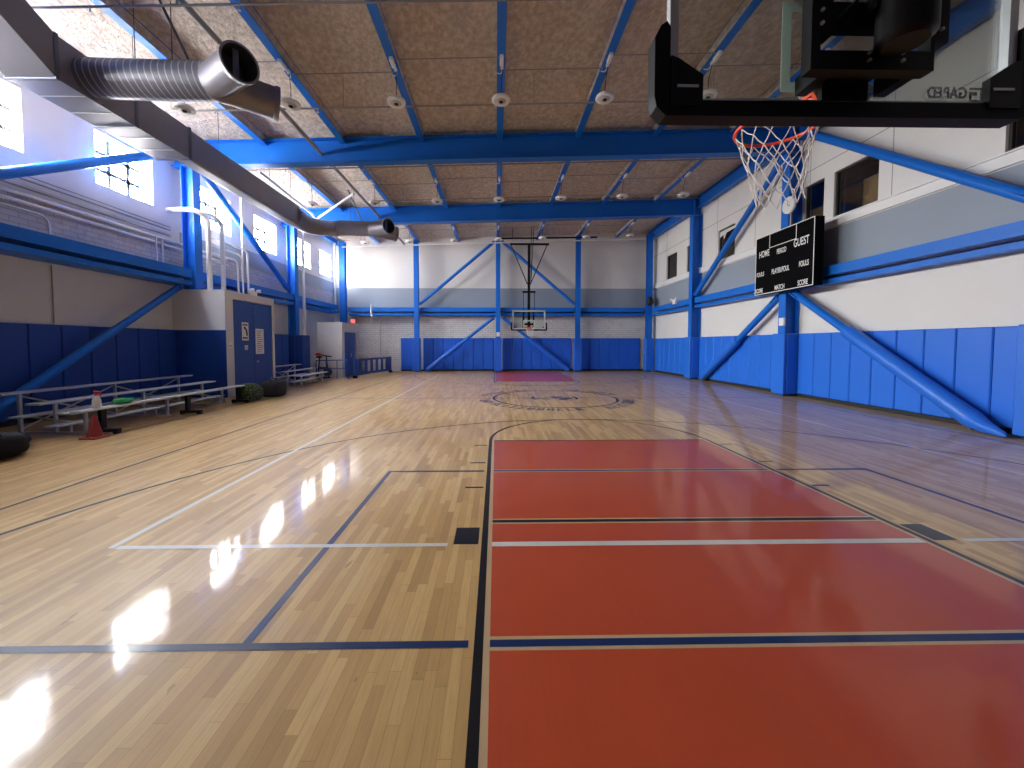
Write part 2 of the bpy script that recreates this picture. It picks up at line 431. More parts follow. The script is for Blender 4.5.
def text_mesh(name, body, size, mat, parent, loc, rot, width=None, align='CENTER', bold=0.0, depth=0.0):
    cu = bpy.data.curves.new(name + '_c', 'FONT'); cu.body = body; cu.size = size; cu.align_x = align; cu.align_y = 'CENTER'
    cu.offset = bold; cu.extrude = depth
    tmp = bpy.data.objects.new(name + '_t', cu); COL.objects.link(tmp)
    dg = bpy.context.evaluated_depsgraph_get(); dg.update()
    me = bpy.data.meshes.new_from_object(tmp.evaluated_get(dg)); me.name = name
    bpy.data.objects.remove(tmp); bpy.data.curves.remove(cu)
    xs = [v.co.x for v in me.vertices]; w = max(xs) - min(xs)
    if width:
        k = width / w
        for v in me.vertices: v.co.x *= k
    me.materials.clear(); me.materials.append(M[mat])
    o = bpy.data.objects.new(name, me); COL.objects.link(o)
    o.parent = parent; o.location = Vector(loc) - Vector(parent['_abs']); o.rotation_euler = rot
    return o

# ------------------------------------------------------------------ floor with painted court lines
FM = ['wood', 'c_red', 'c_black', 'c_blue', 'c_white', 'c_bare', 'concrete']
fl = MB()
fl.box(XL, XR, YN, YF, -0.12, 0.0, 0)
RED, BLK, BLU, WHT, BARE = 1, 2, 3, 4, 5
Z1, Z2, Z3, Z4 = 0.0012, 0.0018, 0.0024, 0.003
LX0, LX1 = CX - 1.835, CX + 1.835
def key(y0, y1, sgn, yft):
    fl.rect(LX0 + .05, LX1 - .05, y0, y1, Z1, BARE)
    fl.rect(LX0 + .085, LX1 - .085, y0, y1, Z2, RED)
    for xa in (LX0, LX1 - .05): fl.rect(xa, xa + .05, y0, y1, Z2, BLK)
    fl.rect(LX0 + .085, LX1 - .085, yft - .02, yft + .02, Z3, BLK)
    a0 = 0 if sgn > 0 else math.pi
    fl.arc((CX, yft), 1.785, 1.835, a0, a0 + math.pi, Z2, BLK, 64)
key(YN, 6.44, 1, 6.44)
key(16.75, 22.85, -1, 16.75)
for yy, mm in ((4.885, BLU), (3.475, BLK), (2.03, BLU)):       # lines across the red lane, each between bare maple edges
    fl.rect(LX0 + .085, LX1 - .085, yy - .05, yy + .05, Z3, BARE)
    fl.rect(LX0 + .085, LX1 - .085, yy - .026, yy + .026, Z4, mm)
fl.rect(LX0 + .085, LX1 - .085, 3.035, 3.105, Z4, WHT)
fl.rect(-1.36, LX0 - .03, 4.86, 4.91, Z2, BLU); fl.rect(LX1 + .03, 4.76, 4.86, 4.91, Z2, BLU)
fl.rect(-4.78, LX0 - .03, 2.005, 2.055, Z2, BLU); fl.rect(LX1 + .03, 8.3, 2.005, 2.055, Z2, BLU)
fl.rect(-1.36, -1.31, 2.055, 4.86, Z2, BLU); fl.rect(4.71, 4.76, 2.055, 4.86, Z2, BLU)
fl.rect(-2.98, LX0 - .27, 3.045, 3.095, Z3, WHT); fl.rect(LX1 + .26, 6.5, 3.045, 3.095, Z3, WHT)
for xa in (LX0 - .225, LX1 + .025):
    fl.rect(xa, xa + .2, 3.075, 3.36, Z2, BLK)
    for yy in (4.32, 5.23, 6.15): fl.rect(xa, xa + .2, yy - .022, yy + .022, Z2, BLK)
    for yy in (20.0, 19.1, 18.2): fl.rect(xa, xa + .2, yy - .022, yy + .022, Z2, BLK)
fl.rect(-4.83, -4.78, YN, 22.7, Z1, BLK); fl.rect(8.28, 8.33, YN, 22.7, Z1, BLK)
fl.rect(-4.83, 8.33, 22.68, 22.73, Z3, BLK)
fl.rect(-4.83, 8.33, 11.55, 11.60, Z1, BLK)
fl.rect(-3.05, -3.0, 3.06, 20.5, Z2, WHT); fl.rect(6.45, 6.5, 3.06, 20.5, Z2, WHT)
fl.rect(-3.05, 6.5, 20.45, 20.5, Z1, WHT)
for (cy, a0) in ((2.27, 0), (21.1, math.pi)):
    fl.arc((CX, cy), 5.95, 6.0, a0, a0 + math.pi, Z1, BLK, 96)
for sx in (-6.0, 5.95):
    fl.rect(CX + sx, CX + sx + .05, YN, 2.27, Z1, BLK); fl.rect(CX + sx, CX + sx + .05, 21.1, 22.7, Z1, BLK)
CC = (1.73, 11.58)
fl.arc(CC, 1.77, 1.84, 0, 2 * math.pi, Z3, BLK, 96)
for (a0, a1, k) in ((18, 78, 9), (106, 170, 10), (190, 282, 14), (298, 350, 8)):   # worn lettering round the ring, unreadable from here
    for i in range(k):
        t = R(a0 + (a1 - a0) * (i + .5) / k); hw = .036
        ra, rb = 1.94, 2.26
        for kk in (-1, 1):
            tt = t + kk * hw * .75
            if kk < 0 or random.random() < .45: fl.arc(CC, ra, rb, tt - .011, tt + .011, Z3, BLU, 1)
        for rr in random.sample([ra, (ra + rb) / 2 - .02, rb - .05], random.choice((1, 2))): fl.arc(CC, rr, rr + .05, t - hw * .8, t + hw * .8, Z3, BLU, 2)
fl.arc(CC, .62, .70, R(-28), R(28), Z3, BLK, 10); fl.arc(CC, .62, .70, R(152), R(208), Z3, BLK, 10)
for i in range(26):                                             # the worn emblem in the middle
    a = random.uniform(0, 6.28); q = random.uniform(.0, .5); x, y = CC[0] + q * math.cos(a) * 1.0, CC[1] + q * math.sin(a) * .8
    w, h = random.uniform(.05, .13), random.uniform(.04, .11)
    fl.quad([(x - w, y, Z3 + i * 1e-5), (x, y - h, Z3 + i * 1e-5), (x + w, y + h * .3, Z3 + i * 1e-5), (x - w * .2, y + h, Z3 + i * 1e-5)], BLU)
struct(fl.build('floor', FM))

# ------------------------------------------------------------------ walls, windows
def wall_segments(mb, openings, y0, y1, z0, z1, x0, x1, m):
    """wall strip between z0 and z1 with rectangular openings [(ya, yb, za, zb)] along y"""
    cur = y0
    for ya, yb, za, zb in sorted(openings):
        mb.box(x0, x1, cur, ya, z0, z1, m)
        mb.box(x0, x1, ya, yb, z0, za, m); mb.box(x0, x1, ya, yb, zb, z1, m)
        cur = yb
    mb.box(x0, x1, cur, y1, z0, z1, m)

WZ0, WZ1 = 5.48, 6.74
LWIN = [(3.9, 5.4), (6.8, 8.3), (9.75, 11.32), (13.1, 14.54), (15.93, 17.48), (19.2, 20.63), (21.65, 23.1)]
wl = MB()
wl.box(XL - .32, XL, YN, YF, 0, 3.72, 0)
wl.box(XL - .32, XL, YN, YF, 3.72, 4.62, 1)
wl.box(XL - .32, XL, YN, 12.2, 4.62, 5.0, 0); wl.box(XL - .32, XL, 12.2, YF, 4.62, 5.0, 2)
wl.box(XL - .32, XL, YN, 14.2, 5.0, 5.22, 0); wl.box(XL - .32, XL, 14.2, YF, 5.0, 5.22, 2)
wall_segments(wl, [(a, b, WZ0, WZ1) for a, b in LWIN], YN, YF, 5.22, 7.9, XL - .32, XL, 0)
struct(wl.build('wall_left', ['lobby_grey', 'brick_left', 'band_grey']))
for i, (a, b) in enumerate(LWIN):
    fr = MB(); t = .045
    fr.box(XL - .27, XL - .17, a, b, WZ0, WZ0 + t); fr.box(XL - .27, XL - .17, a, b, WZ1 - t, WZ1)
    fr.box(XL - .27, XL - .17, a, a + t, WZ0 + t, WZ1 - t); fr.box(XL - .27, XL - .17, b - t, b, WZ0 + t, WZ1 - t)
    w = struct(fr.build('window_%d' % (i + 1), 'white_paint'))
    w['label'] = 'bright barred window high in left wall, ' + (ORD[i - 1] + ' seen from the near end' if i else 'outside the picture')
    mu = MB()
    for k in (1, 2):
        yy = a + (b - a) * k / 3; mu.box(XL - .23, XL - .19, yy - .05, yy + .05, WZ0 + t, WZ1 - t)
        zz = WZ0 + (WZ1 - WZ0) * k / 3; mu.box(XL - .23, XL - .19, a + t, b - t, zz - .045, zz + .045)
    mu.build('muntin', 'window_bar', w)
    MB().quad([(XL - .24, a + t, WZ0 + t), (XL - .24, b - t, WZ0 + t), (XL - .24, b - t, WZ1 - t), (XL - .24, a + t, WZ1 - t)]).build('pane', 'pane_dimmed' if a > 18 else 'pane', w)
    pl = bpy.data.lights.new('window_portal', 'AREA'); pl.shape = 'RECTANGLE'; pl.size = b - a; pl.size_y = WZ1 - WZ0; pl.cycles.is_portal = True
    po = bpy.data.objects.new('window_portal', pl); COL.objects.link(po); po.location = (XL - .25, (a + b) / 2, (WZ0 + WZ1) / 2); po.rotation_euler = (R(90), 0, R(-90))

RWIN = [(5.2, 7.16, 5.10, 6.32), (9.55, 10.82, 5.08, 6.32), (11.15, 11.85, 5.08, 6.32), (15.3, 16.45, 5.10, 6.32), (18.3, 19.15, 5.08, 6.36), (20.2, 21.4, 5.08, 6.36)]
wr = MB()
wr.box(XR, XR + .2, YN, YF, 0, 3.72, 0)
wr.box(XR, XR + .2, YN, YF, 3.72, 4.80, 1)
wall_segments(wr, RWIN, YN, YF, 4.80, 8.3, XR, XR + .2, 2)
struct(wr.build('wall_right', ['white_wall', 'band_grey', 'panel_wall']))
tr = MB(); tr.box(XR - .07, XR, YN, YF - .1, 4.82, 5.03); tr.box(XR - .11, XR - .002, YN, YF - .1, 5.031, 5.06)
struct(tr.build('trim_1', 'white_paint'))
for i, (a, b, z0, z1) in enumerate(RWIN):
    fr = MB(); t = .04
    for (ya, yb, za, zb) in ((a, b, z0, z0 + t), (a, b, z1 - t, z1), (a, a + t, z0 + t, z1 - t), (b - t, b, z0 + t, z1 - t)):
        fr.box(XR + .06, XR + .14, ya, yb, za, zb)
    w = struct(fr.build('window_%d' % (len(LWIN) + i + 1), 'bronze'))
    w['label'] = 'dark interior window high in right wall, %s from the near end' % ORD[i]
    MB().box(XR + .09, XR + .10, a + t, b - t, z0 + t, z1 - t).build('pane', 'dark_glass', w)
    nb = MB()                                                  # the unlit room behind the pane
    nb.box(XR + 1.6, XR + 1.65, a - .4, b + .4, z0 - .3, z1 + .3); nb.box(XR + .21, XR + 1.6, a - .45, a - .4, z0 - .3, z1 + .3)
    nb.box(XR + .21, XR + 1.6, b + .4, b + .45, z0 - .3, z1 + .3); nb.box(XR + .21, XR + 1.6, a - .4, b + .4, z0 - .35, z0 - .3)
    nb.box(XR + .21, XR + 1.6, a - .4, b + .4, z1 + .3, z1 + .35)
    nb.build('dark_recess', 'dark_room', w)
    if i in (0, 1, 2):
        pb = MB()
        if i == 1: pb.box(XR + .205, XR + .225, a - .2, a + .62, z0 - .2, z0 + .78)
        elif i == 2: pb.box(XR + .205, XR + .225, a - .1, b + .2, z0 - .2, z0 + .55)
        else: pb.box(XR + .205, XR + .225, a, b - .5, z0 - .2, z1 + .1)
        pb.build('plywood_sheet', 'plywood', w)
    if i == 1:
        MB().blob((XR + .5, a + .5, z0 + .92), .02, .02, .02).build('indicator_light', 'led_red', w)
    if i == 3:
        MB().extrude([(a + .05, z1 - .06), (b - .05, z1 - .06), (b - .05, z1 - .30), (b - .28, z1 - .22), (b - .34, z1 - .42), (b - .5, z1 - .2), (a + .05, z1 - .16)], XR + .04, XR + .05, axis='x').build('torn_paper', 'sign_white', w)

wf = MB()
wf.box(XL, XR, YF, YF + .25, 0, 3.45, 0); wf.box(XL, XR, YF, YF + .25, 3.45, 4.92, 1); wf.box(XL, XR, YF, YF + .25, 4.92, 8.35, 2)
struct(wf.build('wall_far', ['brick_far', 'band_grey', 'white_wall']))
wn_ = MB()
wn_.box(XL, XR, YN - .25, YN, 0, 3.45, 0); wn_.box(XL, XR, YN - .25, YN, 3.45, 4.8, 1); wn_.box(XL, XR, YN - .25, YN, 4.8, 8.35, 2)
struct(wn_.build('wall_near', ['near_wall', 'near_wall', 'near_wall']))

cl = MB()
cl.extrude([(XL - .3, deck(XL - .3)), (XR + .3, deck(XR + .3)), (XR + .3, deck(XR + .3) + .25), (XL - .3, deck(XL - .3) + .25)], YN - .3, YF + .3)
struct(cl.build('ceiling', 'foam'))

# ------------------------------------------------------------------ steel frame
def i_column(x0, x1, y0, y1, z1, along):
    """I section standing up; along = axis of the flanges' normal"""
    b = MB(); t = .025
    if along == 'x':
        b.box(x0, x0 + t, y0, y1, 0.02, z1); b.box(x1 - t, x1, y0, y1, 0.02, z1)
        ym = (y0 + y1) / 2; b.box(x0 + t, x1 - t, ym - .012, ym + .012, 0.02, z1)
    else:
        b.box(x0, x1, y0, y0 + t, 0.02, z1); b.box(x0, x1, y1 - t, y1, 0.02, z1)
        xm = (x0 + x1) / 2; b.box(xm - .012, xm + .012, y0 + t, y1 - t, 0.02, z1)
    return b
YC = {'near': 6.2, 'mid': 12.05, 'far': 17.85}
def column(label, x0, x1, y0, y1, along, pad=None, padmat='pad_right', plabel=None, padbox=None):
    c = thing('steel_column', label, 'column', ((x0 + x1) / 2, (y0 + y1) / 2, 0), None)
    xm = (x0 + x1) / 2
    i_column(x0, x1, y0, y1, beam_top(xm) - .72 if y0 < 20 else joist_bot(xm) - .005, along).build('shaft', 'blue_steel', c)
    MB().box(x0 - .04, x1 + .04, y0 - .04, y1 + .04, 0.002, .02).build('base_plate', 'steel_dark', c)
    if pad:
        x0p, x1p, y0p, y1p, z0p, z1p = padbox
        p = MB()
        if along == 'x' and x0 > 0:
            p.rbox(x0p, x0 - .002, y0p, y1p, z0p, z1p, .02); p.rbox(x0, x1p, y0p, y0 - .002, z0p, z1p, .02); p.rbox(x0, x1p, y1 + .002, y1p, z0p, z1p, .02)
        elif along == 'x':
            p.rbox(x1 + .002, x1p, y0p, y1p, z0p, z1p, .02); p.rbox(x0p, x1, y0p, y0 - .002, z0p, z1p, .02); p.rbox(x0p, x1, y1 + .002, y1p, z0p, z1p, .02)
        else:
            p.rbox(x0p, x1p, y0p, y0 - .002, z0p, z1p, .02); p.rbox(x0p, x0 - .002, y0, y1p, z0p, z1p, .02); p.rbox(x1 + .002, x1p, y0, y1p, z0p, z1p, .02)
        o = p.build('column_pad', padmat)
        tag(o, plabel, 'wall pad')
    return c
RC0, RC1 = 8.85, 9.27
def rcol(y, label, plabel):
    column(label, RC0, RC1, y - .15, y + .15, 'x', True, 'pad_right', plabel, (RC0 - .1, RC1, y - .26, y + .26, .06, 1.93))
rcol(YC['near'], 'blue steel column at the right edge nearest the camera', 'bright blue pad wrapped round the column at the right edge of the picture')
rcol(YC['mid'], 'blue steel column on right wall behind the black scoreboard', 'bright blue pad wrapped round the column under the scoreboard')
rcol(YC['far'], 'blue steel column on right wall between scoreboard and far corner', 'bright blue pad round the right wall column beyond the scoreboard')
column('blue steel column standing in the far right corner', 8.74, 9.04, 22.64, 22.94, 'y', True, 'pad_right', 'blue pad wrapped round the far right corner column', (8.66, 9.12, 22.54, 22.97, .06, 1.93))
LC0, LC1 = -9.28, -8.93
column('blue steel column on left wall rising behind the grey door enclosure', LC0, LC1, 11.9, 12.2, 'x')
column('blue steel column on left wall beside the white vertical pipe', LC0, LC1, 17.7, 18.0, 'x', True, 'pad_left', 'shade-darkened blue pad wrapped round the left wall column behind the small bleacher', (LC0, -8.56, 17.55, 18.2, .06, 2.0))
column('blue steel column standing in the far left corner', -8.94, -8.62, 22.64, 22.94, 'y')
for x, w_, pw in ((-4.59, 'left of the hoop under the round duct outlet', 'left of the far hoop'), (.11, 'in the middle, just left of the far hoop', 'in the middle of the far wall'), (4.74, 'right of the far hoop', 'right of the far hoop')):
    column('blue steel column on far wall ' + w_, x - .13, x + .13, 22.66, 22.94, 'y', True, 'pad_far', 'blue pad wrapped round the far wall column ' + pw, (x - .23, x + .2, 22.56, 22.97, .06, 1.95))

def girder(y, label):
    g = thing('roof_girder', label, 'beam', (0, y, 7.1), 'blue girders crossing under the roof')
    xa, xb = XL + .05, XR - .04
    def strip(y0, y1, lo, hi):
        return MB().extrude([(xa, beam_top(xa) + lo), (xb, beam_top(xb) + lo), (xb, beam_top(xb) + hi), (xa, beam_top(xa) + hi)], y0, y1)
    strip(y - .15, y + .15, -.025, 0).build('top_flange', 'blue_steel', g)
    strip(y - .15, y + .15, -.71, -.685).build('bottom_flange', 'blue_steel', g)
    strip(y - .01, y + .01, -.685, -.025).build('web', 'blue_steel', g)
    for x in (-9.2, 8.95): MB().box(x - .012, x + .012, y - .14, y + .14, beam_top(x) - .685, beam_top(x) - .03).build('stiffener', 'blue_steel', g)
girder(YC['mid'], 'blue roof girder nearer the camera, above the scoreboard column')
girder(YC['far'], 'blue roof girder farther from the camera, close to the end wall')
girder(YC['near'] - .1, 'blue roof girder above the top edge of the picture')

JX = [.11 + 2.33 * k for k in range(-3, 4)]
bays = [(YN + .02, YC['near'] - .12, 'nearest the camera'), (YC['near'] - .08, YC['mid'] - .02, 'in front of the near girder'), (YC['mid'] + .02, YC['far'] - .02, 'between the two girders'), (YC['far'] + .02, YF, 'beyond the far girder')]
for ya, yb, bl in bays[1:]:
    for i, x in enumerate(JX):
        zb, zt = joist_bot(x), deck(x)
        b = MB()
        b.box(x - .09, x + .09, ya, yb, zb, zb + .014); b.box(x - .075, x + .075, ya, yb, zt - .018, zt - .002)
        b.extrude([(x - .012, zb + .03), (x + .012, zb + .03), (x + .016, zt - .09), (x + .07, zt - .018), (x - .07, zt - .018), (x - .016, zt - .09)], ya, yb, 1); b.box(x - .012, x + .012, ya, yb, zb + .014, zb + .03)
        tag(b.build('roof_joist', ['blue_steel', 'foam']), 'blue roof joist %s, %s counted from the left wall' % (bl, ORD[i]), 'joist', 'blue roof joists running towards the end wall')
for sx, nm in ((1, 'right'), (-1, 'left')):
    for ya, yb, bl in bays[1:]:
        x = 9.1 if sx > 0 else -9.28
        zb = beam_top(x) - (.42 if sx > 0 else .2)
        b = MB(); b.box(x - .1, x + .1, ya + .16, yb - .16, zb, zb + .02); b.box(x - .1, x + .1, ya + .16, yb - .16, zb + .48, zb + .5)
        b.box(x - .01, x + .01, ya + .16, yb - .16, zb + .02, zb + .48)
        tag(b.build('eave_beam', 'blue_steel'), 'blue eave beam along the top of the %s wall %s' % (nm, bl), 'beam')

def girt(p0, p1, axis, face, zt, label):
    """deep channel over a small tube along a wall; face = room side coordinate, sgn towards the wall"""
    a, b = p0, p1; f, w = face
    g = thing('wall_girt', label, 'beam', ((f, (a + b) / 2, zt - .5) if axis == 'y' else ((a + b) / 2, f, zt - .5)), 'blue girts round the walls')
    u, l = MB(), MB()
    sg = 1 if w > f else -1
    def bx(m_, d0, d1, z0, z1):
        lo, hi = sorted((f + sg * d0, f + sg * d1))
        if axis == 'y': m_.box(lo, hi, a, b, zt + z0, zt + z1)
        else: m_.box(a, b, lo, hi, zt + z0, zt + z1)
    D = abs(w - f)
    bx(u, 0, .02, -.25, 0); bx(u, .02, D, -.016, 0); bx(u, .02, D, -.25, -.234)
    bx(l, .0, .12, -.47, -.35); bx(l, .12, D, -.47, -.455)
    u.build('channel', 'blue_steel', g); l.build('tube', 'blue_steel', g)
GZ = 3.71
girt(YC['mid'] + .16, YC['far'] - .16, 'y', (8.98, XR), GZ, 'blue wall girt on right wall from scoreboard column to the next column')
girt(YC['near'] + .16, YC['mid'] - .16, 'y', (8.98, XR), GZ, 'blue wall girt on right wall nearest the camera')
girt(YC['far'] + .16, 22.5, 'y', (8.98, XR), GZ, 'blue wall girt on right wall ending at the far corner')
girt(YN + .1, YC['near'] - .16, 'y', (8.98, XR), GZ, 'blue wall girt on right wall outside the picture')
girt(YN + .1, 11.86, 'y', (-9.0, XL), GZ + .1, 'blue wall girt on left wall above the long bleacher')
girt(12.24, 17.66, 'y', (-9.0, XL), GZ + .1, 'blue wall girt on left wall behind the vertical white conduits')
girt(18.04, 22.6, 'y', (-9.0, XL), GZ + .1, 'blue wall girt on left wall ending at the far corner')
GZ = 3.74
for a, b, n in ((-8.6, -4.74, 'left, above the exit sign corner'), (-4.44, -.04, 'left of the middle column'), (.26, 4.59, 'behind the far hoop'), (4.89, 8.72, 'right end')):
    girt(a, b, 'x', (23.0, YF), GZ, 'blue wall girt on the far wall, ' + n)

def brace(p, q, label, r=.105, sleeve=None, padmat=None, pr=.15):
    p, q = Vector(p), Vector(q)
    o = thing('diagonal_brace', label, 'brace', q if q.z < p.z else p, 'blue diagonal braces')
    MB().tube([p, q], r, 14).build('tube', 'blue_steel', o)
    d = (q - p).normalized()
    for e, s in ((p, 1), (q, -1)): MB().bar(e - d * s * .05, e + d * s * .28, .025, r * 2.9, (1, 0, 0) if abs(d.x) < .2 else (0, 1, 0)).build('gusset_plate', 'blue_steel', o)
    if sleeve:
        a = p + (q - p) * sleeve
        lo = q - d * .02
        MB().tube([a, a + d * .05, lo - d * .25, lo], [pr * .97, pr, pr, pr * .9], 18).build('pad_sleeve', padmat, o)
BX = 9.0
brace((BX - .02, 11.3, 7.6), (BX, 6.5, 4.03), 'blue pipe brace on right wall running down behind the near backboard corner')
brace((BX, 12.3, 7.5), (BX, 17.62, 3.84), 'blue pipe brace on right wall sloping down left of the scoreboard')
brace((BX - .02, 11.72, 3.12), (8.84, 6.95, .12), 'blue padded pipe brace on right wall reaching the floor at the right edge', .105, .40, 'pad_right', .165)
brace((BX - .02, 12.36, 3.1), (BX - .02, 16.95, .12), 'blue padded pipe brace on right wall below and left of the scoreboard', .105, .45, 'pad_right', .15)
LBX = -9.2
brace((LBX, 11.75, 7.15), (LBX, 6.5, 4.15), 'blue pipe brace crossing the nearest left windows')
brace((LBX, 12.5, 7.1), (LBX, 17.6, 4.05), 'blue pipe brace on left wall crossing the windows behind the door enclosure')
brace((LBX, 11.6, 3.25), (LBX, 6.95, .14), 'blue pipe brace on left wall behind the long bleacher', .09)
m = MB(); m.tube([(8.90, 7.38, .36), (8.86, 7.1, .21), (8.78, 6.85, .12), (8.66, 6.5, .06), (8.63, 6.43, .035)], [.166, .172, .12, .055, .012], 18)
m.build('pad_foot', 'pad_right', [o for o in bpy.data.objects if o.name.startswith('diagonal_brace') and 'reaching the floor' in o.get('label', '')][0])
FBY = 22.82
brace((-.12, FBY, 7.48), (-4.41, FBY, 3.9), 'upper blue brace on far wall left of the middle column', .09)
brace((.34, FBY, 7.5), (4.56, FBY, 3.9), 'upper blue brace on far wall behind the far hoop posts', .09)
brace((-.15, FBY, 3.12), (-4.0, FBY - .05, .10), 'lower blue padded brace on far wall left of the middle column', .09, .5, 'pad_far', .14)
brace((.4, FBY, 3.12), (4.2, FBY - .05, .10), 'lower blue padded brace on far wall below the far backboard', .09, .42, 'pad_far', .14)

# ------------------------------------------------------------------ wall pads and base strips
def pads(axis, spans, f, w, z0, z1, mat, fmt, group, width=.585):
    n = 0
    for (a, b, where) in spans:
        k = max(1, round((b - a) / width)); st = (b - a) / k
        for i in range(k):
            p, q = a + st * i + .006, a + st * (i + 1) - .006
            m = MB()
            if axis == 'y': m.rbox(*sorted((f, w)), p, q, z0, z1, .018)
            else: m.rbox(p, q, *sorted((f, w)), z0, z1, .018)
            tag(m.build('wall_pad', mat), fmt % (ORD[i], where), 'wall pad', group)
pads('y', [(YC['near'] + .3, YC['mid'] - .3, 'nearer than the scoreboard column, counted from the near end'), (YC['mid'] + .3, YC['far'] - .3, 'just beyond the scoreboard column, counted from the near end'), (YC['far'] + .3, 22.5, 'beyond the last column, counted from the near end')],
     9.16, XR - .01, .1, 1.92, 'pad_right', 'bright blue wall pad, %s %s', 'bright blue pads on the right wall')
pads('x', [(-5.66, -4.86, 'at the left end'), (-4.34, -.16, 'left of the middle column, counted from the left'), (.36, 4.47, 'right of the middle column, from the left'), (5.0, 8.6, 'towards the right corner, counted from the left')],
     YF - .14, YF - .01, .1, 1.96, 'pad_far', 'royal blue far wall pad, %s %s', 'royal blue pads on the far wall', .61)
pads('y', [(2.6, 11.8, 'behind the long bleacher, counted from the near end')],
     XL + .12, XL + .01, .1, 2.02, 'pad_left', 'shade-darkened blue wall pad, %s %s', 'shade-darkened blue pads on the left wall', .62)
pads('y', [(14.5, 17.35, 'behind the small bleacher, counted from the near end')], -9.08, XL + .01, .1, 2.02, 'pad_left', 'shade-darkened blue wall pad, %s %s', 'shade-darkened blue pads on the left wall', .62)
b = MB(); b.box(9.19, XR, 6.5, 11.75, 0, .09); b.box(9.19, XR, 12.35, 17.55, 0, .09); b.box(9.19, XR, 18.15, 22.5, 0, .09); b.box(9.19, XR, YN, 5.9, 0, .09)
struct(b.build('baseboard_right', 'black_rubber'))
b = MB(); b.box(-5.66, 9.1, YF - .1, YF, 0, .09); struct(b.build('baseboard_far', 'black_rubber'))
b = MB(); b.box(XL, XL + .1, YN, 11.8, 0, .09); b.box(XL, XL + .1, 14.5, 17.5, 0, .09); struct(b.build('baseboard_left', 'black_rubber'))

# ------------------------------------------------------------------ door enclosure on the left
EX = -8.06
e = MB()
e.box(XL, EX, 11.84, 11.86, 0, 2.02, 1); e.box(XL, EX, 11.84, 11.86, 2.02, 3.22, 0)
e.box(EX - .12, EX, 11.86, 12.2, 0, 3.22, 0); e.box(EX - .12, EX, 14.28, 14.42, 0, 3.22, 0); e.box(EX - .12, EX, 12.2, 14.28, 2.98, 3.22, 0)
e.box(XL, EX - .12, 14.36, 14.42, 0, 3.22, 0); e.box(XL, EX - .12, 11.86, 14.36, 3.16, 3.22, 0)
struct(e.build('wall_enclosure', ['lobby_grey', 'pad_left']))
d = MB(); d.box(EX - .07, EX - .02, 12.22, 13.235, .02, 2.96); d.box(EX - .07, EX - .02, 13.245, 14.26, .02, 2.96)
d1 = struct(d.build('door_1', 'blue_door'))
h = MB(); h.blob((EX + .03, 13.33, 1.02), .035, .035, .035); h.tube([(EX - .02, 13.33, 1.02), (EX + .02, 13.33, 1.02)], .012); h.build('door_knob', 'alu', d1)
def poster(name, label, y0, y1, z0, z1, x=EX - .02):
    p = thing(name, label, 'sign', (x, (y0 + y1) / 2, z0))
    MB().box(x, x + .006, y0, y1, z0, z1).build('sheet', 'sign_white', p)
    return p
p = poster('notice_poster', 'tall white poster with green picture on the blue door, the left one', 12.62, 12.95, 1.72, 2.30)
m = MB(); x = EX - .0145
for i in range(5): m.box(x, x + .003, 12.66 + i * .05, 12.695 + i * .05, 2.19, 2.25)
for i in range(4): m.box(x, x + .003, 12.66 + i * .065, 12.71 + i * .065, 1.77, 1.83)
m.build('lettering', 'ink', p)
m = MB(); m.extrude([(12.70, 2.15), (12.78, 2.16), (12.86, 2.08), (12.90, 1.98), (12.90, 1.87), (12.83, 1.87), (12.82, 1.97), (12.79, 2.06), (12.72, 2.10)], x, x + .003, axis='x'); m.build('picture', 'ink', p)
p = poster('notice_sheet', 'large white typed notice on the blue door, the right one', 13.32, 13.78, 1.27, 2.12)
m = MB()
for i in range(11):
    zz = 2.05 - i * .07; m.box(x, x + .003, 13.38, 13.38 + random.uniform(.2, .34), zz - .02, zz)
m.build('printed_lines', 'ink_grey', p)
p = poster('door_plate', 'small white plate on the blue door below the picture poster', 12.74, 12.90, 1.42, 1.56)
m = MB()
for i in range(2): m.box(x, x + .003, 12.765, 12.875, 1.45 + i * .045, 1.475 + i * .045)
m.build('printed_lines', 'ink_grey', p)
p = poster('wall_plate', 'small white plate on the grey post beside the blue door', 11.95, 12.12, 1.48, 1.66, EX)
m = MB(); m.box(EX + .006, EX + .008, 11.98, 12.09, 1.53, 1.56); m.build('printed_lines', 'ink_grey', p)
t = thing('emergency_light', 'white twin lamp emergency light on top of the door enclosure', 'emergency light', (EX - .06, 13.3, 3.22))
MB().rbox(EX - .12, EX - .0, 13.15, 13.45, 3.222, 3.36, .01).build('case', 'white_paint', t)
m = MB()
for yy in (13.12, 13.48): m.lathe([(.05, -.05), (.06, .05), (.045, .06)], (EX + .03, yy, 3.38), 12, axis='x')
m.build('lamp_head', 'white_paint', t)

# far corner enclosure with the lit exit sign
e = MB()
e.box(-8.45, -7.3, 18.7, 18.76, 0, 2.64); e.box(-7.42, -7.3, 18.76, 19.02, 0, 2.64); e.box(-7.42, -7.3, 20.62, 20.98, 0, 2.64)
e.box(-7.42, -7.3, 19.02, 20.62, 2.2, 2.64); e.box(-8.45, -7.42, 18.76, 20.98, 2.58, 2.64); e.box(-8.45, -7.42, 20.92, 20.98, 0, 2.58); e.box(-8.45, -8.39, 18.76, 20.92, 0, 2.58)
struct(e.build('wall_corner', 'lobby_grey'))
d2 = MB(); d2.box(-7.4, -7.35, 19.04, 19.815, .02, 2.18); d2.box(-7.4, -7.35, 19.825, 20.6, .02, 2.18)
d2 = struct(d2.build('door_2', 'blue_door'))
MB().box(-7.35, -7.31, 19.9, 19.93, .95, 1.15).build('door_handle', 'alu', d2)
t = thing('exit_sign', 'lit red exit sign above the far corner doorway', 'sign', (-7.25, 20.0, 2.66))
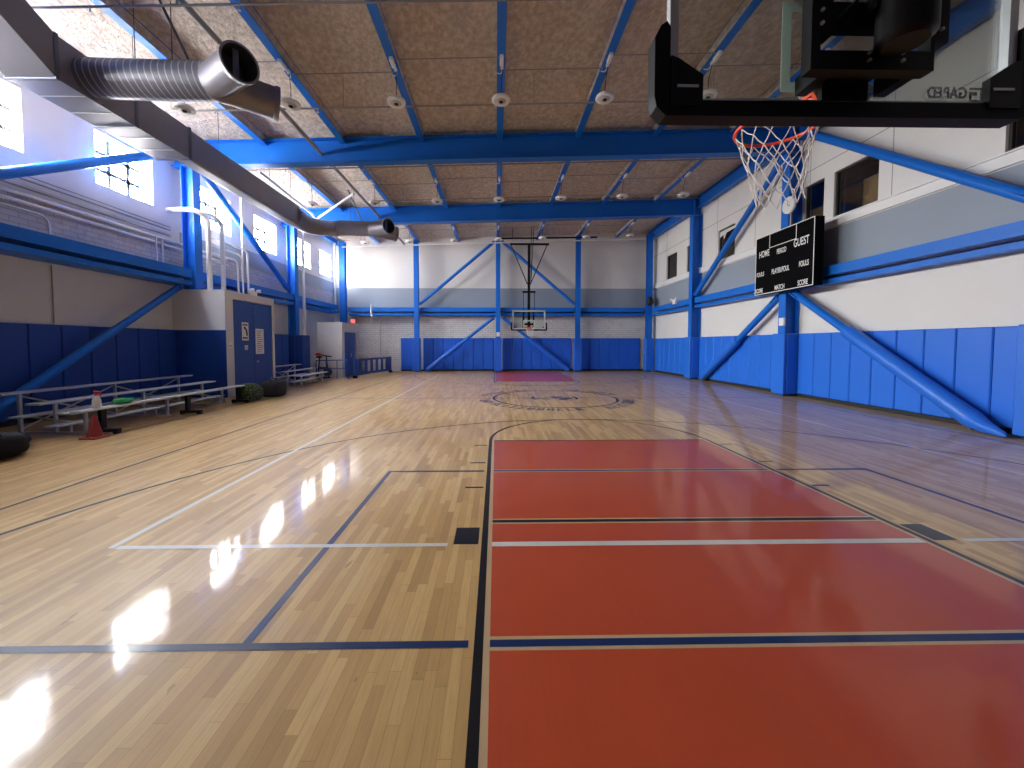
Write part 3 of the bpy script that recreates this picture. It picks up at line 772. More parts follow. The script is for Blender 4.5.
MB().rbox(-7.28, -7.22, 19.78, 20.26, 2.642, 2.86, .008).build('case', 'sign_white', t)
text_mesh('lettering', 'EXIT', .2, 'exit_red', t, (-7.216, 20.02, 2.75), (R(90), 0, R(90)), .42, bold=.006, depth=.002)
text_mesh('lettering', 'EXIT', .2, 'exit_red', t, (-7.25, 19.776, 2.75), (R(90), 0, 0), .05, bold=.006, depth=.002)

# ------------------------------------------------------------------ hoops
def net_mesh(c, zr, r0, r1, ln, seed, n=12, rows=6, sway=(0, 0)):
    rr = random.Random(seed); b = MB(); ring = []
    for k in range(rows + 1):
        f = k / rows; r = r0 + (r1 - r0) * (f ** .75); pts = []
        for i in range(n):
            a = 2 * math.pi * (i + (.5 if k % 2 else 0)) / n
            j = .012 if k else 0
            pts.append(Vector((c[0] + r * math.cos(a) + sway[0] * f * f + rr.uniform(-j, j), c[1] + r * math.sin(a) + sway[1] * f * f + rr.uniform(-j, j), zr - ln * f + rr.uniform(-j, j) * 1.3)))
        ring.append(pts)
    for k in range(rows):
        for i in range(n):
            o = (i, (i - 1) % n) if k % 2 == 0 else (i, (i + 1) % n)
            for q in o:
                a_, b_ = ring[k][i], ring[k + 1][q]
                b.tube([a_, (a_ + b_) / 2 + Vector((0, 0, -.008)), b_], .0035, 5)
    return b
def hoop(label, cx, yb, zb, sgn, full_pad, rim_y, rim_z):
    """sgn=+1: shooting face looks to +y (near hoop, seen from behind); zb = bottom edge of the padding, yb = glass plane"""
    W, H = 1.83, 1.07
    root = thing('basketball_hoop', label, 'basketball hoop', (cx, yb, zb), 'basketball hoops')
    x0, x1, z0 = cx - W / 2, cx + W / 2, zb + .05
    z1 = z0 + H
    MB().box(x0 + .03, x1 - .03, yb - .006, yb + .006, z0 + .03, z1 - .03).build('backboard_glass', 'board_glass', root)
    fr = MB(); t = .045; dy = .03
    for (a, b, c, d) in ((x0, x1, z0, z0 + t), (x0, x1, z1 - t, z1), (x0, x0 + t, z0 + t, z1 - t), (x1 - t, x1, z0 + t, z1 - t)):
        fr.box(a, b, yb - dy, yb + dy * .4, c, d)
    fr.build('backboard_frame', 'alu', root)
    ff = MB(); g = yb + sgn * .008                                      # white border and target on the shooting face
    for (a, b, c, d) in ((x0 + t, x1 - t, z0 + t, z0 + t + .05), (x0 + t, x1 - t, z1 - t - .05, z1 - t), (x0 + t, x0 + t + .05, z0 + t, z1 - t), (x1 - t - .05, x1 - t, z0 + t, z1 - t)):
        if sgn < 0: ff.box(a, b, *sorted((g, g + sgn * .002)), c, d)
    tx0, tx1, tz0 = cx - .305, cx + .305, rim_z - .06
    for (a, b, c, d) in ((tx0, tx1, tz0, tz0 + .05), (tx0, tx1, tz0 + .41, tz0 + .46), (tx0, tx0 + .05, tz0 + .05, tz0 + .41), (tx1 - .05, tx1, tz0 + .05, tz0 + .41)):
        ff.box(a, b, *sorted((g, g + sgn * .002)), c, d)
    ff.build('painted_target', 'target', root)
    # padding: bottom bolster with upturned corners, octagonal outline
    pad = MB(); pt, py0, py1 = .082, yb - .045, yb + .045
    out = [(x0 - pt + .06, zb), (x1 + pt - .06, zb), (x1 + pt - .012, zb + .045), (x1 + pt, zb + .1), (x1 + pt, zb + .39), (x1 + pt - .03, zb + .45), (x1 + .02, zb + .47), (x1 + .002, zb + .44),
           (x1 + .002, zb + pt - .003), (x0 - .002, zb + pt - .003), (x0 - .002, zb + .44), (x0 - .02, zb + .47), (x0 - pt + .03, zb + .45), (x0 - pt, zb + .39), (x0 - pt, zb + .1), (x0 - pt + .012, zb + .045)]
    n = len(out); v = [(p[0], py0, p[1]) for p in out] + [(p[0], py1, p[1]) for p in out]
    pad._add(v, [(i, (i + 1) % n, n + (i + 1) % n, n + i) for i in range(n)])
    strips = [(0, 1, 8, 9), (1, 2, 3, 8), (3, 4, 7, 8), (4, 5, 6, 7), (9, 14, 15, 0), (9, 10, 13, 14), (10, 11, 12, 13)]
    for q in strips: pad._add(v[:n], [q]); pad._add(v[n:], [q[::-1]])
    pad.build('edge_padding', 'black_pad', root)
    for sx in (-1, 1):
        cb = MB(); xx = cx + sx * W / 2
        cb.extrude([(xx, z0 + .0), (xx - sx * .165, z0 + .0), (xx - sx * .165, z0 + .15), (xx - sx * .04, z0 + .23), (xx, z0 + .245)], yb - sgn * .055, yb - sgn * .02)
        cb.build('corner_bracket', 'black', root)
    for sx in (-1, 1):
        sl = MB(); xx = cx + sx * (W / 2 - .09); sl.box(xx - .06, xx + .05, *sorted((yb - sgn * .056, yb - sgn * .06)), z0 + .085, z0 + .098)
        sl.build('adjuster_slot', 'alu', root)
    # steel support frame behind the glass
    s = MB(); fy = yb - sgn * .2; t2 = .03
    s.box(cx - .335, cx - .235, fy - t2, fy + t2, zb + .27, z1 + .05); s.box(cx - .335, cx - .29, fy - t2, fy + t2, zb + .113, zb + .27); s.box(cx + .235, cx + .32, fy - t2, fy + t2, zb + .243, z1 + .05); s.box(cx + .235, cx + .255, fy - t2, fy + t2, zb + .113, zb + .243)
    s.box(cx - .29, cx + .235, fy - t2, fy + t2, zb + .113, zb + .2); s.box(cx - .235, cx + .235, fy - t2, fy + t2, zb + .311, zb + .418)
    for sx in (-1, 1):
        for zz in (zb + .17, z1 - .12): s.box(cx + sx * .21 - .03, cx + sx * .21 + .03, *sorted((fy + sgn * t2, yb - sgn * .008)), zz - .045, zz + .045)
    s.build('support_frame', 'black', root)
    for xx, zz in ((-.29, .10), (-.29, .16), (-.06, -.065), (-.06, -.03), (.1, -.065), (.1, -.03), (.28, .08), (.02, .13), (-.1, .13)):
        bo = MB().lathe([(.008, 0), (.008, -sgn * .012)], (cx + xx, fy - sgn * t2, rim_z + zz), 8, axis='y')
        bo.build('bolt', 'alu', root)
    nk = MB(); nk.box(cx - .12, cx + .12, *sorted((yb - sgn * .008, yb - sgn * .04)), zb + .09, rim_z + .06); nk.box(cx - .1, cx + .1, *sorted((yb - sgn * .04, fy + sgn * t2)), zb + .165, zb + .215)
    nk.build('mounting_plate', 'black', root)
    rb = MB(); R0 = .234
    rb.loop([(cx + R0 * math.cos(2 * math.pi * i / 40), rim_y + R0 * math.sin(2 * math.pi * i / 40), rim_z) for i in range(40)], .0105, 8)
    rb.extrude([(cx - .17, rim_z + .03), (cx + .17, rim_z + .03), (cx + .1, rim_z - .1), (cx - .1, rim_z - .1)], *sorted((yb + sgn * .012, yb + sgn * .03)))
    rb.box(cx - .06, cx + .06, *sorted((yb + sgn * .03, rim_y - sgn * .2)), rim_z - .012, rim_z + .012)
    for sx in (-1, 1): rb.bar((cx + sx * .05, yb + sgn * .03, rim_z - .07), (cx + sx * .1, rim_y - sgn * .2, rim_z - .005), .012, .03)
    ro = rb.build('rim', 'orange', root)
    net_mesh((cx, rim_y), rim_z - .012, 0.226, .125, .46, 3 if sgn > 0 else 9, sway=(.035, 0)).build('net', 'net', ro)
    return root
ny = 2.10
nh = hoop('near basketball hoop seen from behind, glass backboard at top right', 1.81, ny, 2.777, 1, True, 2.56, 2.995)
m = MB(); m.tube([(1.82, 1.77, 2.935), (1.82, 1.77, 2.955), (1.82, 1.77, 6.6)], [.08, .105, .105], 20); m.tube([(1.82, 1.77, 6.5), (1.82, 1.77, 7.9)], .07, 14)
m.box(1.70, 1.94, 1.79, 1.87, 3.11, 3.17); m.build('mast', 'black', nh)
m = MB(); m.tube([(1.58, 1.84, 3.10), (1.72, 1.78, 3.24), (1.76, 1.70, 3.5)], .008, 8)
for sx in (-1, 1): m.tube([(1.80 + sx * .12, 1.77, 4.2), (1.80 + sx * 1.1, 1.0, 7.85)], .03, 10)
m.build('strut', 'black', nh)
text_mesh('maker_lettering', 'GARED', .08, 'black', nh, (2.407, ny + .0095, 2.938), (R(90), 0, R(180)), .218, bold=.003)
text_mesh('web_address', 'www.garedsports.com', .02, 'black', nh, (2.412, ny + .0095, 2.887), (R(90), 0, R(180)), .20)
m = MB(); lx0, lx1, lz0, lz1, yy = 2.527, 2.600, 2.893, 2.968, ny + .0085
for a, b, c, d in ((lx0, lx1, lz1 - .012, lz1), (lx1 - .014, lx1, lz0, lz1 - .012), (lx0, lx1 - .014, lz0, lz0 + .012), (lx0, lx0 + .014, lz0 + .012, lz0 + .046), (lx0 + .014, lx1 - .03, lz0 + .034, lz0 + .046), (lx0, lx1 - .03, lz1 - .032, lz1 - .024)):
    m.box(a, b, yy, yy + .001, c, d)
m.build('maker_emblem', 'black', nh)

fy = 21.4
fh = hoop('far basketball hoop hanging from the roof in front of the end wall', 1.78, fy, 2.33, -1, True, 20.96, 2.50)
m = MB(); cx = 1.80; by = fy + .32
m.box(cx - .07, cx + .07, by - .07, by + .07, 2.55, 7.05)
m.build('mast', 'black', fh)
m = MB()
m.box(.75, 2.9, by - .05, by + .05, 7.03, 7.12)
for sx in (-1, 1):
    m.tube([(cx + sx * 1.0, by, 7.05), (cx + sx * .08, by, 4.9)], .028, 8)
    m.tube([(cx + sx * .3, by - .06, 4.47), (cx + sx * .3, by - .06, 3.3)], .018, 8)
m.box(cx - .36, cx + .36, by - .09, by + .05, 4.42, 4.52)
m.tube([(cx + .12, by - .1, deck(cx)), (cx + .1, by - .1, 4.9)], .02, 6); m.tube([(cx + .26, by - .1, deck(cx)), (cx + .12, by - .1, 5.2)], .02, 6)
m.build('hanger_frame', 'black', fh)
t = thing('track_beam', 'thin black horizontal pipe carrying the far hoop under the roof', 'pipe', (2.6, 21.95, 7.3))
MB().tube([(-.1, 21.9, 7.42), (5.6, 21.9, 7.52)], .045, 10).build('pipe', 'black', t)
m = MB()
for x in (.9, 2.3, 4.7): m.tube([(x, 21.9, 7.45), (x, 21.9, deck(x))], .015, 6)
m.build('hanger', 'black', t)

# ------------------------------------------------------------------ scoreboard, clock, wall fittings
SX, SY0, SY1, SZ0, SZ1 = 8.5, 10.45, 12.82, 3.19, 5.02
t = thing('scoreboard', 'black scoreboard with white lettering on the right wall', 'scoreboard', (SX, 11.6, SZ0))
MB().box(SX, SX + .26, SY0, SY1, SZ0, SZ1).build('cabinet', 'board_black', t)
m = MB()
m.bar((SX + .26, 11.2, 3.5), (8.96, 11.2, 3.5), .06, .06); m.bar((SX + .26, 12.5, 3.5), (8.96, 12.5, 3.5), .06, .06)
m.build('wall_bracket', 'black', t)
m = MB(); q = .022; xx = SX - .003
for (a, b, c, d) in ((SY0, SY1, SZ0, SZ0 + q), (SY0, SY1, SZ1 - q, SZ1), (SY0, SY0 + q, SZ0, SZ1), (SY1 - q, SY1, SZ0, SZ1), (11.09, 12.19, 4.58, 4.6), (11.09, 11.11, 4.6, SZ1), (12.17, 12.19, 4.6, SZ1)):
    m.box(xx, SX, a, b, c, d)
m.build('border_line', 'sign_white', t)
for body, ya, yb, zc, hh in (('HOME', 12.65, 12.18, 4.45, .2), ('GUEST', 11.18, 10.63, 4.455, .225), ('PERIOD', 11.85, 11.47, 4.385, .15), ('FOULS', 12.75, 12.40, 3.83, .13), ('FOULS', 10.96, 10.62, 3.83, .15),
                             ('PLAYER/FOUL', 12.05, 11.33, 3.82, .15), ('MATCH', 11.9, 11.5, 3.31, .14), ('SCORE', 10.99, 10.63, 3.31, .15), ('SCORE', 12.79, 12.44, 3.31, .13)):
    text_mesh('lettering', body, hh * 1.4, 'sign_white', t, (SX - .004, (ya + yb) / 2, zc), (R(90), 0, R(-90)), ya - yb, bold=.004)
t = thing('wall_clock', 'round white clock on the column above the scoreboard, seen through the net', 'clock', (8.8, 11.84, 5.55))
MB().lathe([(.25, .06), (.25, 0), (.23, -.012), (.225, 0.0)], (8.79, 11.84, 5.78), 28, axis='x').build('case', 'white_paint', t)
m = MB(); m.bar((8.772, 11.84, 5.78), (8.772, 11.84, 5.92), .012, .006, (1, 0, 0)); m.bar((8.77, 11.84, 5.78), (8.77, 11.75, 5.74), .014, .006, (1, 0, 0)); m.build('hand', 'black', t)
t = thing('conduit_drop', 'grey vertical conduit under the white clock', 'pipe', (8.82, 11.8, 4.9))
MB().tube([(8.83, 11.76, 5.55), (8.83, 11.76, 5.0)], .03, 8).build('pipe', 'pipe_grey', t)
t = thing('emergency_light', 'white emergency light box on right wall girt near the far corner', 'emergency light', (8.9, 19.7, 3.7))
MB().rbox(8.86, 8.97, 19.4, 19.7, 3.60, 3.84, .01).build('case', 'white_paint', t)
m = MB()
for yy in (19.3, 19.78): m.lathe([(.045, 0), (.06, -.09)], (8.92, yy, 3.84), 10, axis='x')
m.build('lamp_head', 'white_paint', t)
m = MB(); m.blob((8.78, 22.38, 4.05), .2, .2, .26, bump=.12, seed=2); m.box(8.74, 8.8, 22.42, 22.6, 3.98, 4.1)
tag(m.build('loudspeaker', 'black_rubber'), 'black loudspeaker on the far right corner column', 'loudspeaker')
for x, y, z, lab in ((.11, 22.63, 2.12, 'small white alarm box on the middle far wall column'), (8.83, 11.98, 2.25, 'small white alarm box on the scoreboard column above its pad')):
    m = MB()
    if x < 5: m.rbox(x - .1, x + .1, y - .06, y + .02, z - .08, z + .16, .01)
    else: m.rbox(x - .05, x + .02, y - .1, y + .1, z - .08, z + .16, .01)
    tag(m.build('alarm_box', 'white_paint'), lab, 'alarm box')

# ------------------------------------------------------------------ bleachers, bench, small things
def bleacher(y0, y1, label, group='bleachers'):
    b = thing('bleacher', label, 'bleacher', (-7.9, (y0 + y1) / 2, 0), group)
    rows = [(-7.36, .425), (-7.88, .59), (-8.5, .755)]
    for (x, z) in rows:
        MB().rbox(x - .125, x + .125, y0, y1, z - .035, z, .006).build('seat_plank', 'alu_dull', b)
    for (x, z) in ((-7.62, .2), (-8.2, .36)):
        MB().rbox(x - .12, x + .12, y0 + .02, y1 - .02, z - .03, z, .005).build('foot_plank', 'alu_dull', b)
    k = 3 if y1 - y0 > 3 else 2
    for i in range(k):
        y = y0 + .35 + (y1 - y0 - .7) * i / (k - 1)
        f = MB()
        for (x, z) in rows: f.box(x - .022, x + .022, y - .022, y + .022, .03, z - .036)
        f.box(-8.7, -7.3, y - .025, y + .025, .002, .03)
        f.bar((-7.36, y, .17), (-8.5, y, .33), .03, .03); f.bar((-7.62, y, .168), (-7.62, y, .03), .03, .03)
        f.build('end_frame', 'alu_dull', b)
    c = MB()
    for i in range(k - 1):
        ya = y0 + .35 + (y1 - y0 - .7) * i / (k - 1); yb = y0 + .35 + (y1 - y0 - .7) * (i + 1) / (k - 1)
        c.tube([(-8.53, ya, .06), (-8.53, yb, .68)], .016, 6); c.tube([(-8.53, ya, .68), (-8.53, yb, .06)], .016, 6)
    c.build('cross_brace', 'alu_dull', b)
bleacher(6.75, 10.95, 'long three row aluminium bleacher along the left wall nearest the camera')
bleacher(14.55, 17.0, 'short three row aluminium bleacher beyond the blue door')
t = thing('bench', 'long white topped bench on black pedestal legs in front of the near bleacher', 'bench', (-7.0, 8.6, 0))
MB().rbox(-7.16, -6.96, 6.65, 10.95, .445, .475, .006).build('seat', 'alu', t)
for y in (7.1, 9.05, 10.8):
    g = MB(); g.box(-7.09, -7.03, y - .05, y + .05, .07, .444); g.rbox(-7.225, -6.76, y - .05, y + .05, .03, .09, .012)
    for x in (-7.18, -6.81): g.box(x - .03, x + .03, y - .05, y + .05, 0.0, .035)
    g.build('leg', 'black', t)
t = thing('spray_bottle', 'white spray bottle with red trigger standing on the bench', 'bottle', (-7.05, 7.0, .475))
MB().lathe([(.055, 0), (.06, .02), (.06, .13), (.045, .17), (.024, .2), (.024, .22)], (-7.05, 7.0, .476), 16).build('body', 'bottle', t)
m = MB(); m.lathe([(.028, 0), (.028, .03), (.02, .045)], (-7.05, 7.0, .697), 12); m.rbox(-7.09, -6.97, 6.98, 7.02, .742, .775, .006); m.bar((-7.0, 7.0, .745), (-6.97, 7.0, .69), .02, .012); m.build('trigger', 'red_plastic', t)
m = MB(); m.blob((-7.05, 7.5, .53), .1, .2, .055, bump=.13, seed=4, flat=.1); m.blob((-7.03, 7.38, .55), .07, .09, .05, bump=.2, seed=6, flat=.2)
tag(m.build('plastic_bag', 'green_bag'), 'bright green plastic bag lying on the bench beside the spray bottle', 'bag')
t = thing('traffic_cone', 'faded red traffic cone on the floor under the bench end', 'cone', (-6.85, 6.75, 0))
MB().rbox(-6.99, -6.71, 6.61, 6.89, 0, .03, .01).build('base', 'cone_red', t)
MB().lathe([(.11, .031), (.105, .05), (.03, .39), (.025, .4)], (-6.85, 6.75, 0), 20).build('cone_body', 'cone_red', t)
t = thing('duffel_bag', 'black duffel bag on the floor at the left edge of the picture', 'bag', (-7.0, 5.35, 0))
MB().blob((-7.05, 5.4, .17), .30, .48, .19, sq=.7, bump=.08, seed=1, flat=.1).build('body', 'bag_black', t)
m = MB(); m.tube([(-6.85, 5.2, .33), (-6.83, 5.28, .40), (-6.83, 5.42, .40), (-6.85, 5.5, .33)], .015, 6); m.build('handle', 'black_rubber', t)
t = thing('duffel_bag', 'dark slumped bag on the floor behind the black duffel bag', 'bag', (-7.55, 6.05, 0))
MB().blob((-7.5, 5.95, .12), .26, .42, .13, bump=.12, seed=5, flat=.1).build('body', 'bag_navy', t)
m = MB(); m.tube([(-7.45, 5.8, .23), (-7.42, 5.9, .28), (-7.42, 6.0, .28), (-7.45, 6.1, .23)], .012, 6); m.build('handle', 'black_rubber', t)
t = thing('backpack', 'camouflage backpack on the floor in front of the blue door', 'bag', (-7.15, 11.6, 0))
MB().blob((-7.0, 11.2, .23), .28, .36, .26, sq=.75, bump=.1, seed=8, flat=.12).build('body', 'camo', t)
m = MB(); m.tube([(-6.85, 11.0, .46), (-6.74, 10.95, .3), (-6.76, 10.98, .12)], .02, 6); m.build('strap', 'camo', t)
t = thing('gear_bag', 'navy blue bulky bag beside the camouflage backpack', 'bag', (-6.85, 12.45, 0))
MB().blob((-6.85, 12.15, .24), .29, .32, .26, sq=.5, bump=.06, seed=12, flat=.06).build('body', 'bag_navy', t)
m = MB(); m.tube([(-6.85, 11.95, .47), (-6.83, 12.05, .54), (-6.83, 12.25, .54), (-6.85, 12.35, .47)], .018, 6); m.build('handle', 'bag_black', t)

# far corner: blue guard rail, folded barrier and stored gear
t = thing('guard_rail', 'blue pipe guard rail before the far corner enclosure', 'railing', (-7.5, 18.2, 0))
m = MB()
for x in (-8.3, -7.85, -7.35, -6.85): m.tube([(x, 18.2, 0), (x, 18.2, .85)], .022, 8)
m.build('post', 'blue_door', t)
m = MB(); m.tube([(-8.3, 18.2, .85), (-6.85, 18.2, .87)], .024, 8); m.tube([(-8.3, 18.2, .47), (-6.85, 18.2, .48)], .018, 8); m.build('rail', 'blue_door', t)
t = thing('barrier_panel', 'long dark blue barred barrier beside the far corner doorway', 'railing', (-6.3, 20.4, 0))
A, B = Vector((-6.62, 18.35, 0)), Vector((-5.98, 22.35, 0))
m = MB()
for z0, z1 in ((.12, .24), (.80, .90)): m.bar(A + Vector((0, 0, (z0 + z1) / 2)), B + Vector((0, 0, (z0 + z1) / 2)), .05, z1 - z0)
m.build('rail', 'blue_door', t)
for i in range(8):
    c = A + (B - A) * i / 7; w = .42 if i in (0, 7) else .2
    c2 = c + (B - A).normalized() * (w / 2 if i == 0 else -w / 2 if i == 7 else 0)
    m = MB(); m.bar(c2 + Vector((0, 0, .241)), c2 + Vector((0, 0, .799)), .045, w, (B - A).normalized()); m.build('bar', 'blue_door', t)
m = MB()
for i in (0.02, .98):
    c = A + (B - A) * i; m.box(c.x - .1, c.x + .1, c.y - .04, c.y + .04, 0, .12)
m.build('foot', 'black', t)
t = thing('exercise_bike', 'dark exercise bike stored behind the guard rail', 'exercise bike', (-8.1, 18.45, 0))
m = MB(); m.tube([(-8.45, 18.45, .04), (-7.75, 18.45, .04)], .03, 8); m.tube([(-8.35, 18.45, .05), (-8.25, 18.45, .95)], .03, 8); m.tube([(-7.85, 18.45, .05), (-7.95, 18.45, 1.05)], .03, 8); m.tube([(-8.3, 18.45, .5), (-7.9, 18.45, .5)], .03, 8); m.build('frame', 'black', t)
m = MB(); m.tube([(-8.15, 18.45, 1.08), (-7.7, 18.45, 1.02)], .03, 8); m.build('handlebar', 'black', t)
MB().blob((-8.28, 18.45, 1.0), .16, .1, .05).build('saddle', 'black_rubber', t)
MB().lathe([(.2, -.03), (.2, .03)], (-7.85, 18.37, .32), 18, axis='y').build('flywheel', 'steel_dark', t)
m = MB(); m.blob((-8.3, 18.46, 1.125), .16, .12, .07, bump=.15, seed=3, flat=.1)
tag(m.build('folded_jersey', 'red_plastic'), 'red folded cloth lying on the exercise bike saddle', 'cloth')

# ------------------------------------------------------------------ ducts
def rrect(x0, x1, z0, z1, r, n=4):
    pts = []
    for cx_, cz, a0 in ((x1 - r, z0 + r, -90), (x1 - r, z1 - r, 0), (x0 + r, z1 - r, 90), (x0 + r, z0 + r, 180)):
        for i in range(n + 1):
            a = R(a0 + 90 * i / n); pts.append((cx_ + r * math.cos(a), cz + r * math.sin(a)))
    return pts
DX0, DX1, DZ0, DZ1 = -8.0, -7.2, 5.95, 6.66
t = thing('air_duct', 'large grey rectangular duct under the roof along the left wall', 'duct', (-7.6, 9, DZ0))
m = MB(); m.box(DX0, DX1, 6.74, 9.55, DZ0, DZ1); m.build('wide_section', 'duct', t)
m = MB(); m.extrude([(6.74, DZ0), (6.74, DZ1), (4.9, DZ1 + .95), (4.9, DZ0 + 1.12)], DX0, DX1, axis='x'); m.build('riser', 'duct', t)
m = MB(); m.extrude(rrect(-7.62, DX1, DZ0, DZ1, .06), 9.55, 14.7); m.build('narrow_section', 'duct', t)
pth = [(-7.44, 14.6, 6.30), (-7.44, 15.1, 6.30)] + [(-6.64 - .8 * math.cos(R(a)), 15.4 + .8 * math.sin(R(a)), 6.28) for a in (15, 30, 45, 60, 75, 90)] + [(-6.4, 16.2, 6.27)]
m = MB(); m.tube(pth, [.36, .35] + [.33, .32, .31, .31, .30, .30] + [.30], 24); m.build('elbow', 'duct', t)
for y in (6.74, 8.17, 9.55):
    x0 = DX0
    m = MB(); m.box(x0 - .02, DX1 + .02, y - .03, y + .03, DZ0 - .02, DZ0); m.box(x0 - .02, DX1 + .02, y - .03, y + .03, DZ1, DZ1 + .02); m.box(DX1, DX1 + .02, y - .03, y + .03, DZ0, DZ1); m.box(x0 - .02, x0, y - .03, y + .03, DZ0, DZ1)
    m.build('flange', 'duct_dark', t)
m = MB()
for y in (7.2, 7.7, 8.6, 9.1): m.box(DX0 + .02, DX1 - .02, y - .008, y + .008, DZ0 - .008, DZ0)
m.build('seam', 'alu', t)
for y, x in ((8.17, DX1 - .02), (10.6, -7.25), (12.9, -7.25), (14.2, -7.25)):
    MB().tube([(x, y, DZ1 - .02), (x, y, deck(x))], .006, 5).build('hanger_wire', 'steel_dark', t)
def outlet(y, label, near):
    t = thing('duct_branch', label, 'duct', (-5.2, y, 6.25), 'round duct branches with twin outlets')
    r = .31 if near else .295
    x0 = DX1 + .0 if near else -6.38
    MB().tube([(x0, y, 6.3), (-5.0, y, 6.27)], r, 28).build('spiral_pipe' if near else 'round_pipe', 'duct_spiral' if near else 'duct', t)
    for s, nm in ((-1, 'nozzle'), (1, 'nozzle')):
        a, b = Vector((-5.02, y, 6.26)), Vector((-4.2, y + s * .57, 6.22)); d = (b - a).normalized()
        nz = MB(); nz.tube([a, a + d * .25, b - d * .08], [.30, .285, .285], 28, 0, False); nz.tube([b - d * .09, b - d * .07, b], [.285, .305, .305], 28, 0, False)
        nz.tube([b, b - d * .002], [.305, .27], 28, 0, False); nz.tube([b - d * .002, b - d * .45], [.27, .27], 28, 1, False); nz.tube([b - d * .45, b - d * .452], [.27, .001], 28, 1, False)
        nz.build(nm, ['duct', 'duct_inside'], t)
        dm = MB(); dm.bar(b - d * .16 + Vector((0, 0, -.265)), b - d * .16 + Vector((0, 0, .265)), .09, .01, d); dm.build('damper_blade', 'duct_dark', t)
    MB().blob((-5.0, y, 6.26), .31, .31, .31, n=20, k=12).build('junction', 'duct', t)
    for x in (-6.4 if near else -5.9, -5.75): MB().tube([(x, y, 6.26 + r - .01), (x, y, deck(x))], .008, 5).build('hanger_wire', 'steel_dark', t)
    m = MB(); m.tube([(-5.43, y, 6.57), (-5.95, y - .1, deck(-5.95))], .024, 8); m.build('hanger_strut', 'steel_dark', t)
outlet(7.28, 'near round spiral duct ending in two outlets below the roof', True)
outlet(16.2, 'far round duct ending in two outlets before the end wall', False)

# ------------------------------------------------------------------ pipes under the roof
def pipe(name, label, pts, r, mat, group=None, cat='pipe', n=8):
    m = MB(); m.tube(pts, r, n); return tag(m.build(name, mat), label, cat, group)
def arcpts(p, q, c, n=5):
    """rounded corner from p to q around the corner point c"""
    p, q, c = Vector(p), Vector(q), Vector(c)
    return [p * (1 - t) ** 2 + c * (2 * t * (1 - t)) + q * t * t for t in [i / n for i in range(n + 1)]]
pipe('sprinkler_main', 'thick grey sprinkler main running under the roof past both duct outlets', [(-5.2, 2.0, 7.27), (-5.2, 22.6, 7.27)], .055, 'pipe_grey', n=12)
pipe('sprinkler_pipe', 'white pipe running lengthwise under the roof, ending above the far duct bend', [(-7.5, 12.78, 7.05), (-7.5, 16.3, 6.9)] + arcpts((-7.5, 16.3, 6.9), (-7.46, 16.55, 6.68), (-7.48, 16.55, 6.9)) + [(-7.46, 16.55, 6.55)], .05, 'pipe_white')
pipe('sprinkler_pipe', 'slanting white pipe joining the sprinkler main above the far duct', [(-7.34, 16.5, 6.78), (-5.28, 14.9, 7.19)], .045, 'pipe_white')
bl = ['nearest the camera at the top edge', 'just before the near girder', 'just beyond the near girder', 'halfway between the girders', 'just beyond the far girder', 'along the top of the end wall']
for i, y in enumerate((6.72, 9.55, 12.65, 15.5, 18.55, 22.25)):
    z = lambda x: 7.28 + SL * x
    m = MB(); xr = (6.4, 8.2, 7.9, 7.2, 7.6, 8.4)[i]
    m.tube([(-8.6 if i != 3 else -4.9, y, z(-8.6 if i != 3 else -4.9)), (xr, y, z(xr))], .02 if i < 5 else .035, 7)
    hd = MB()
    for x in (-6.6, -4.2, -1.5, 1.2, 3.7, 6.0)[1 if i == 3 else 0:]: hd.lathe([(.012, 0), (.012, -.06), (.03, -.075), (.03, -.08)], (x, y, z(x) - .012), 8)
    up = MB()
    for x in (-3.6, 0.9, 5.2): up.tube([(x, y, z(x)), (x, y, deck(x))], .008, 5)
    if i != 3: up.tube([(-5.2, y, z(-5.2)), (-5.2, y, 7.213)], .02, 6)
    t = thing('sprinkler_line', 'thin sprinkler pipe crossing under the roof, ' + bl[i], 'pipe', (0, y, 7.3), 'sprinkler lines crossing under the roof')
    m.build('pipe', 'pipe_white' if i == 5 else 'pipe_grey', t); hd.build('sprinkler_head', 'alu', t); up.build('hanger_rod', 'pipe_grey', t)

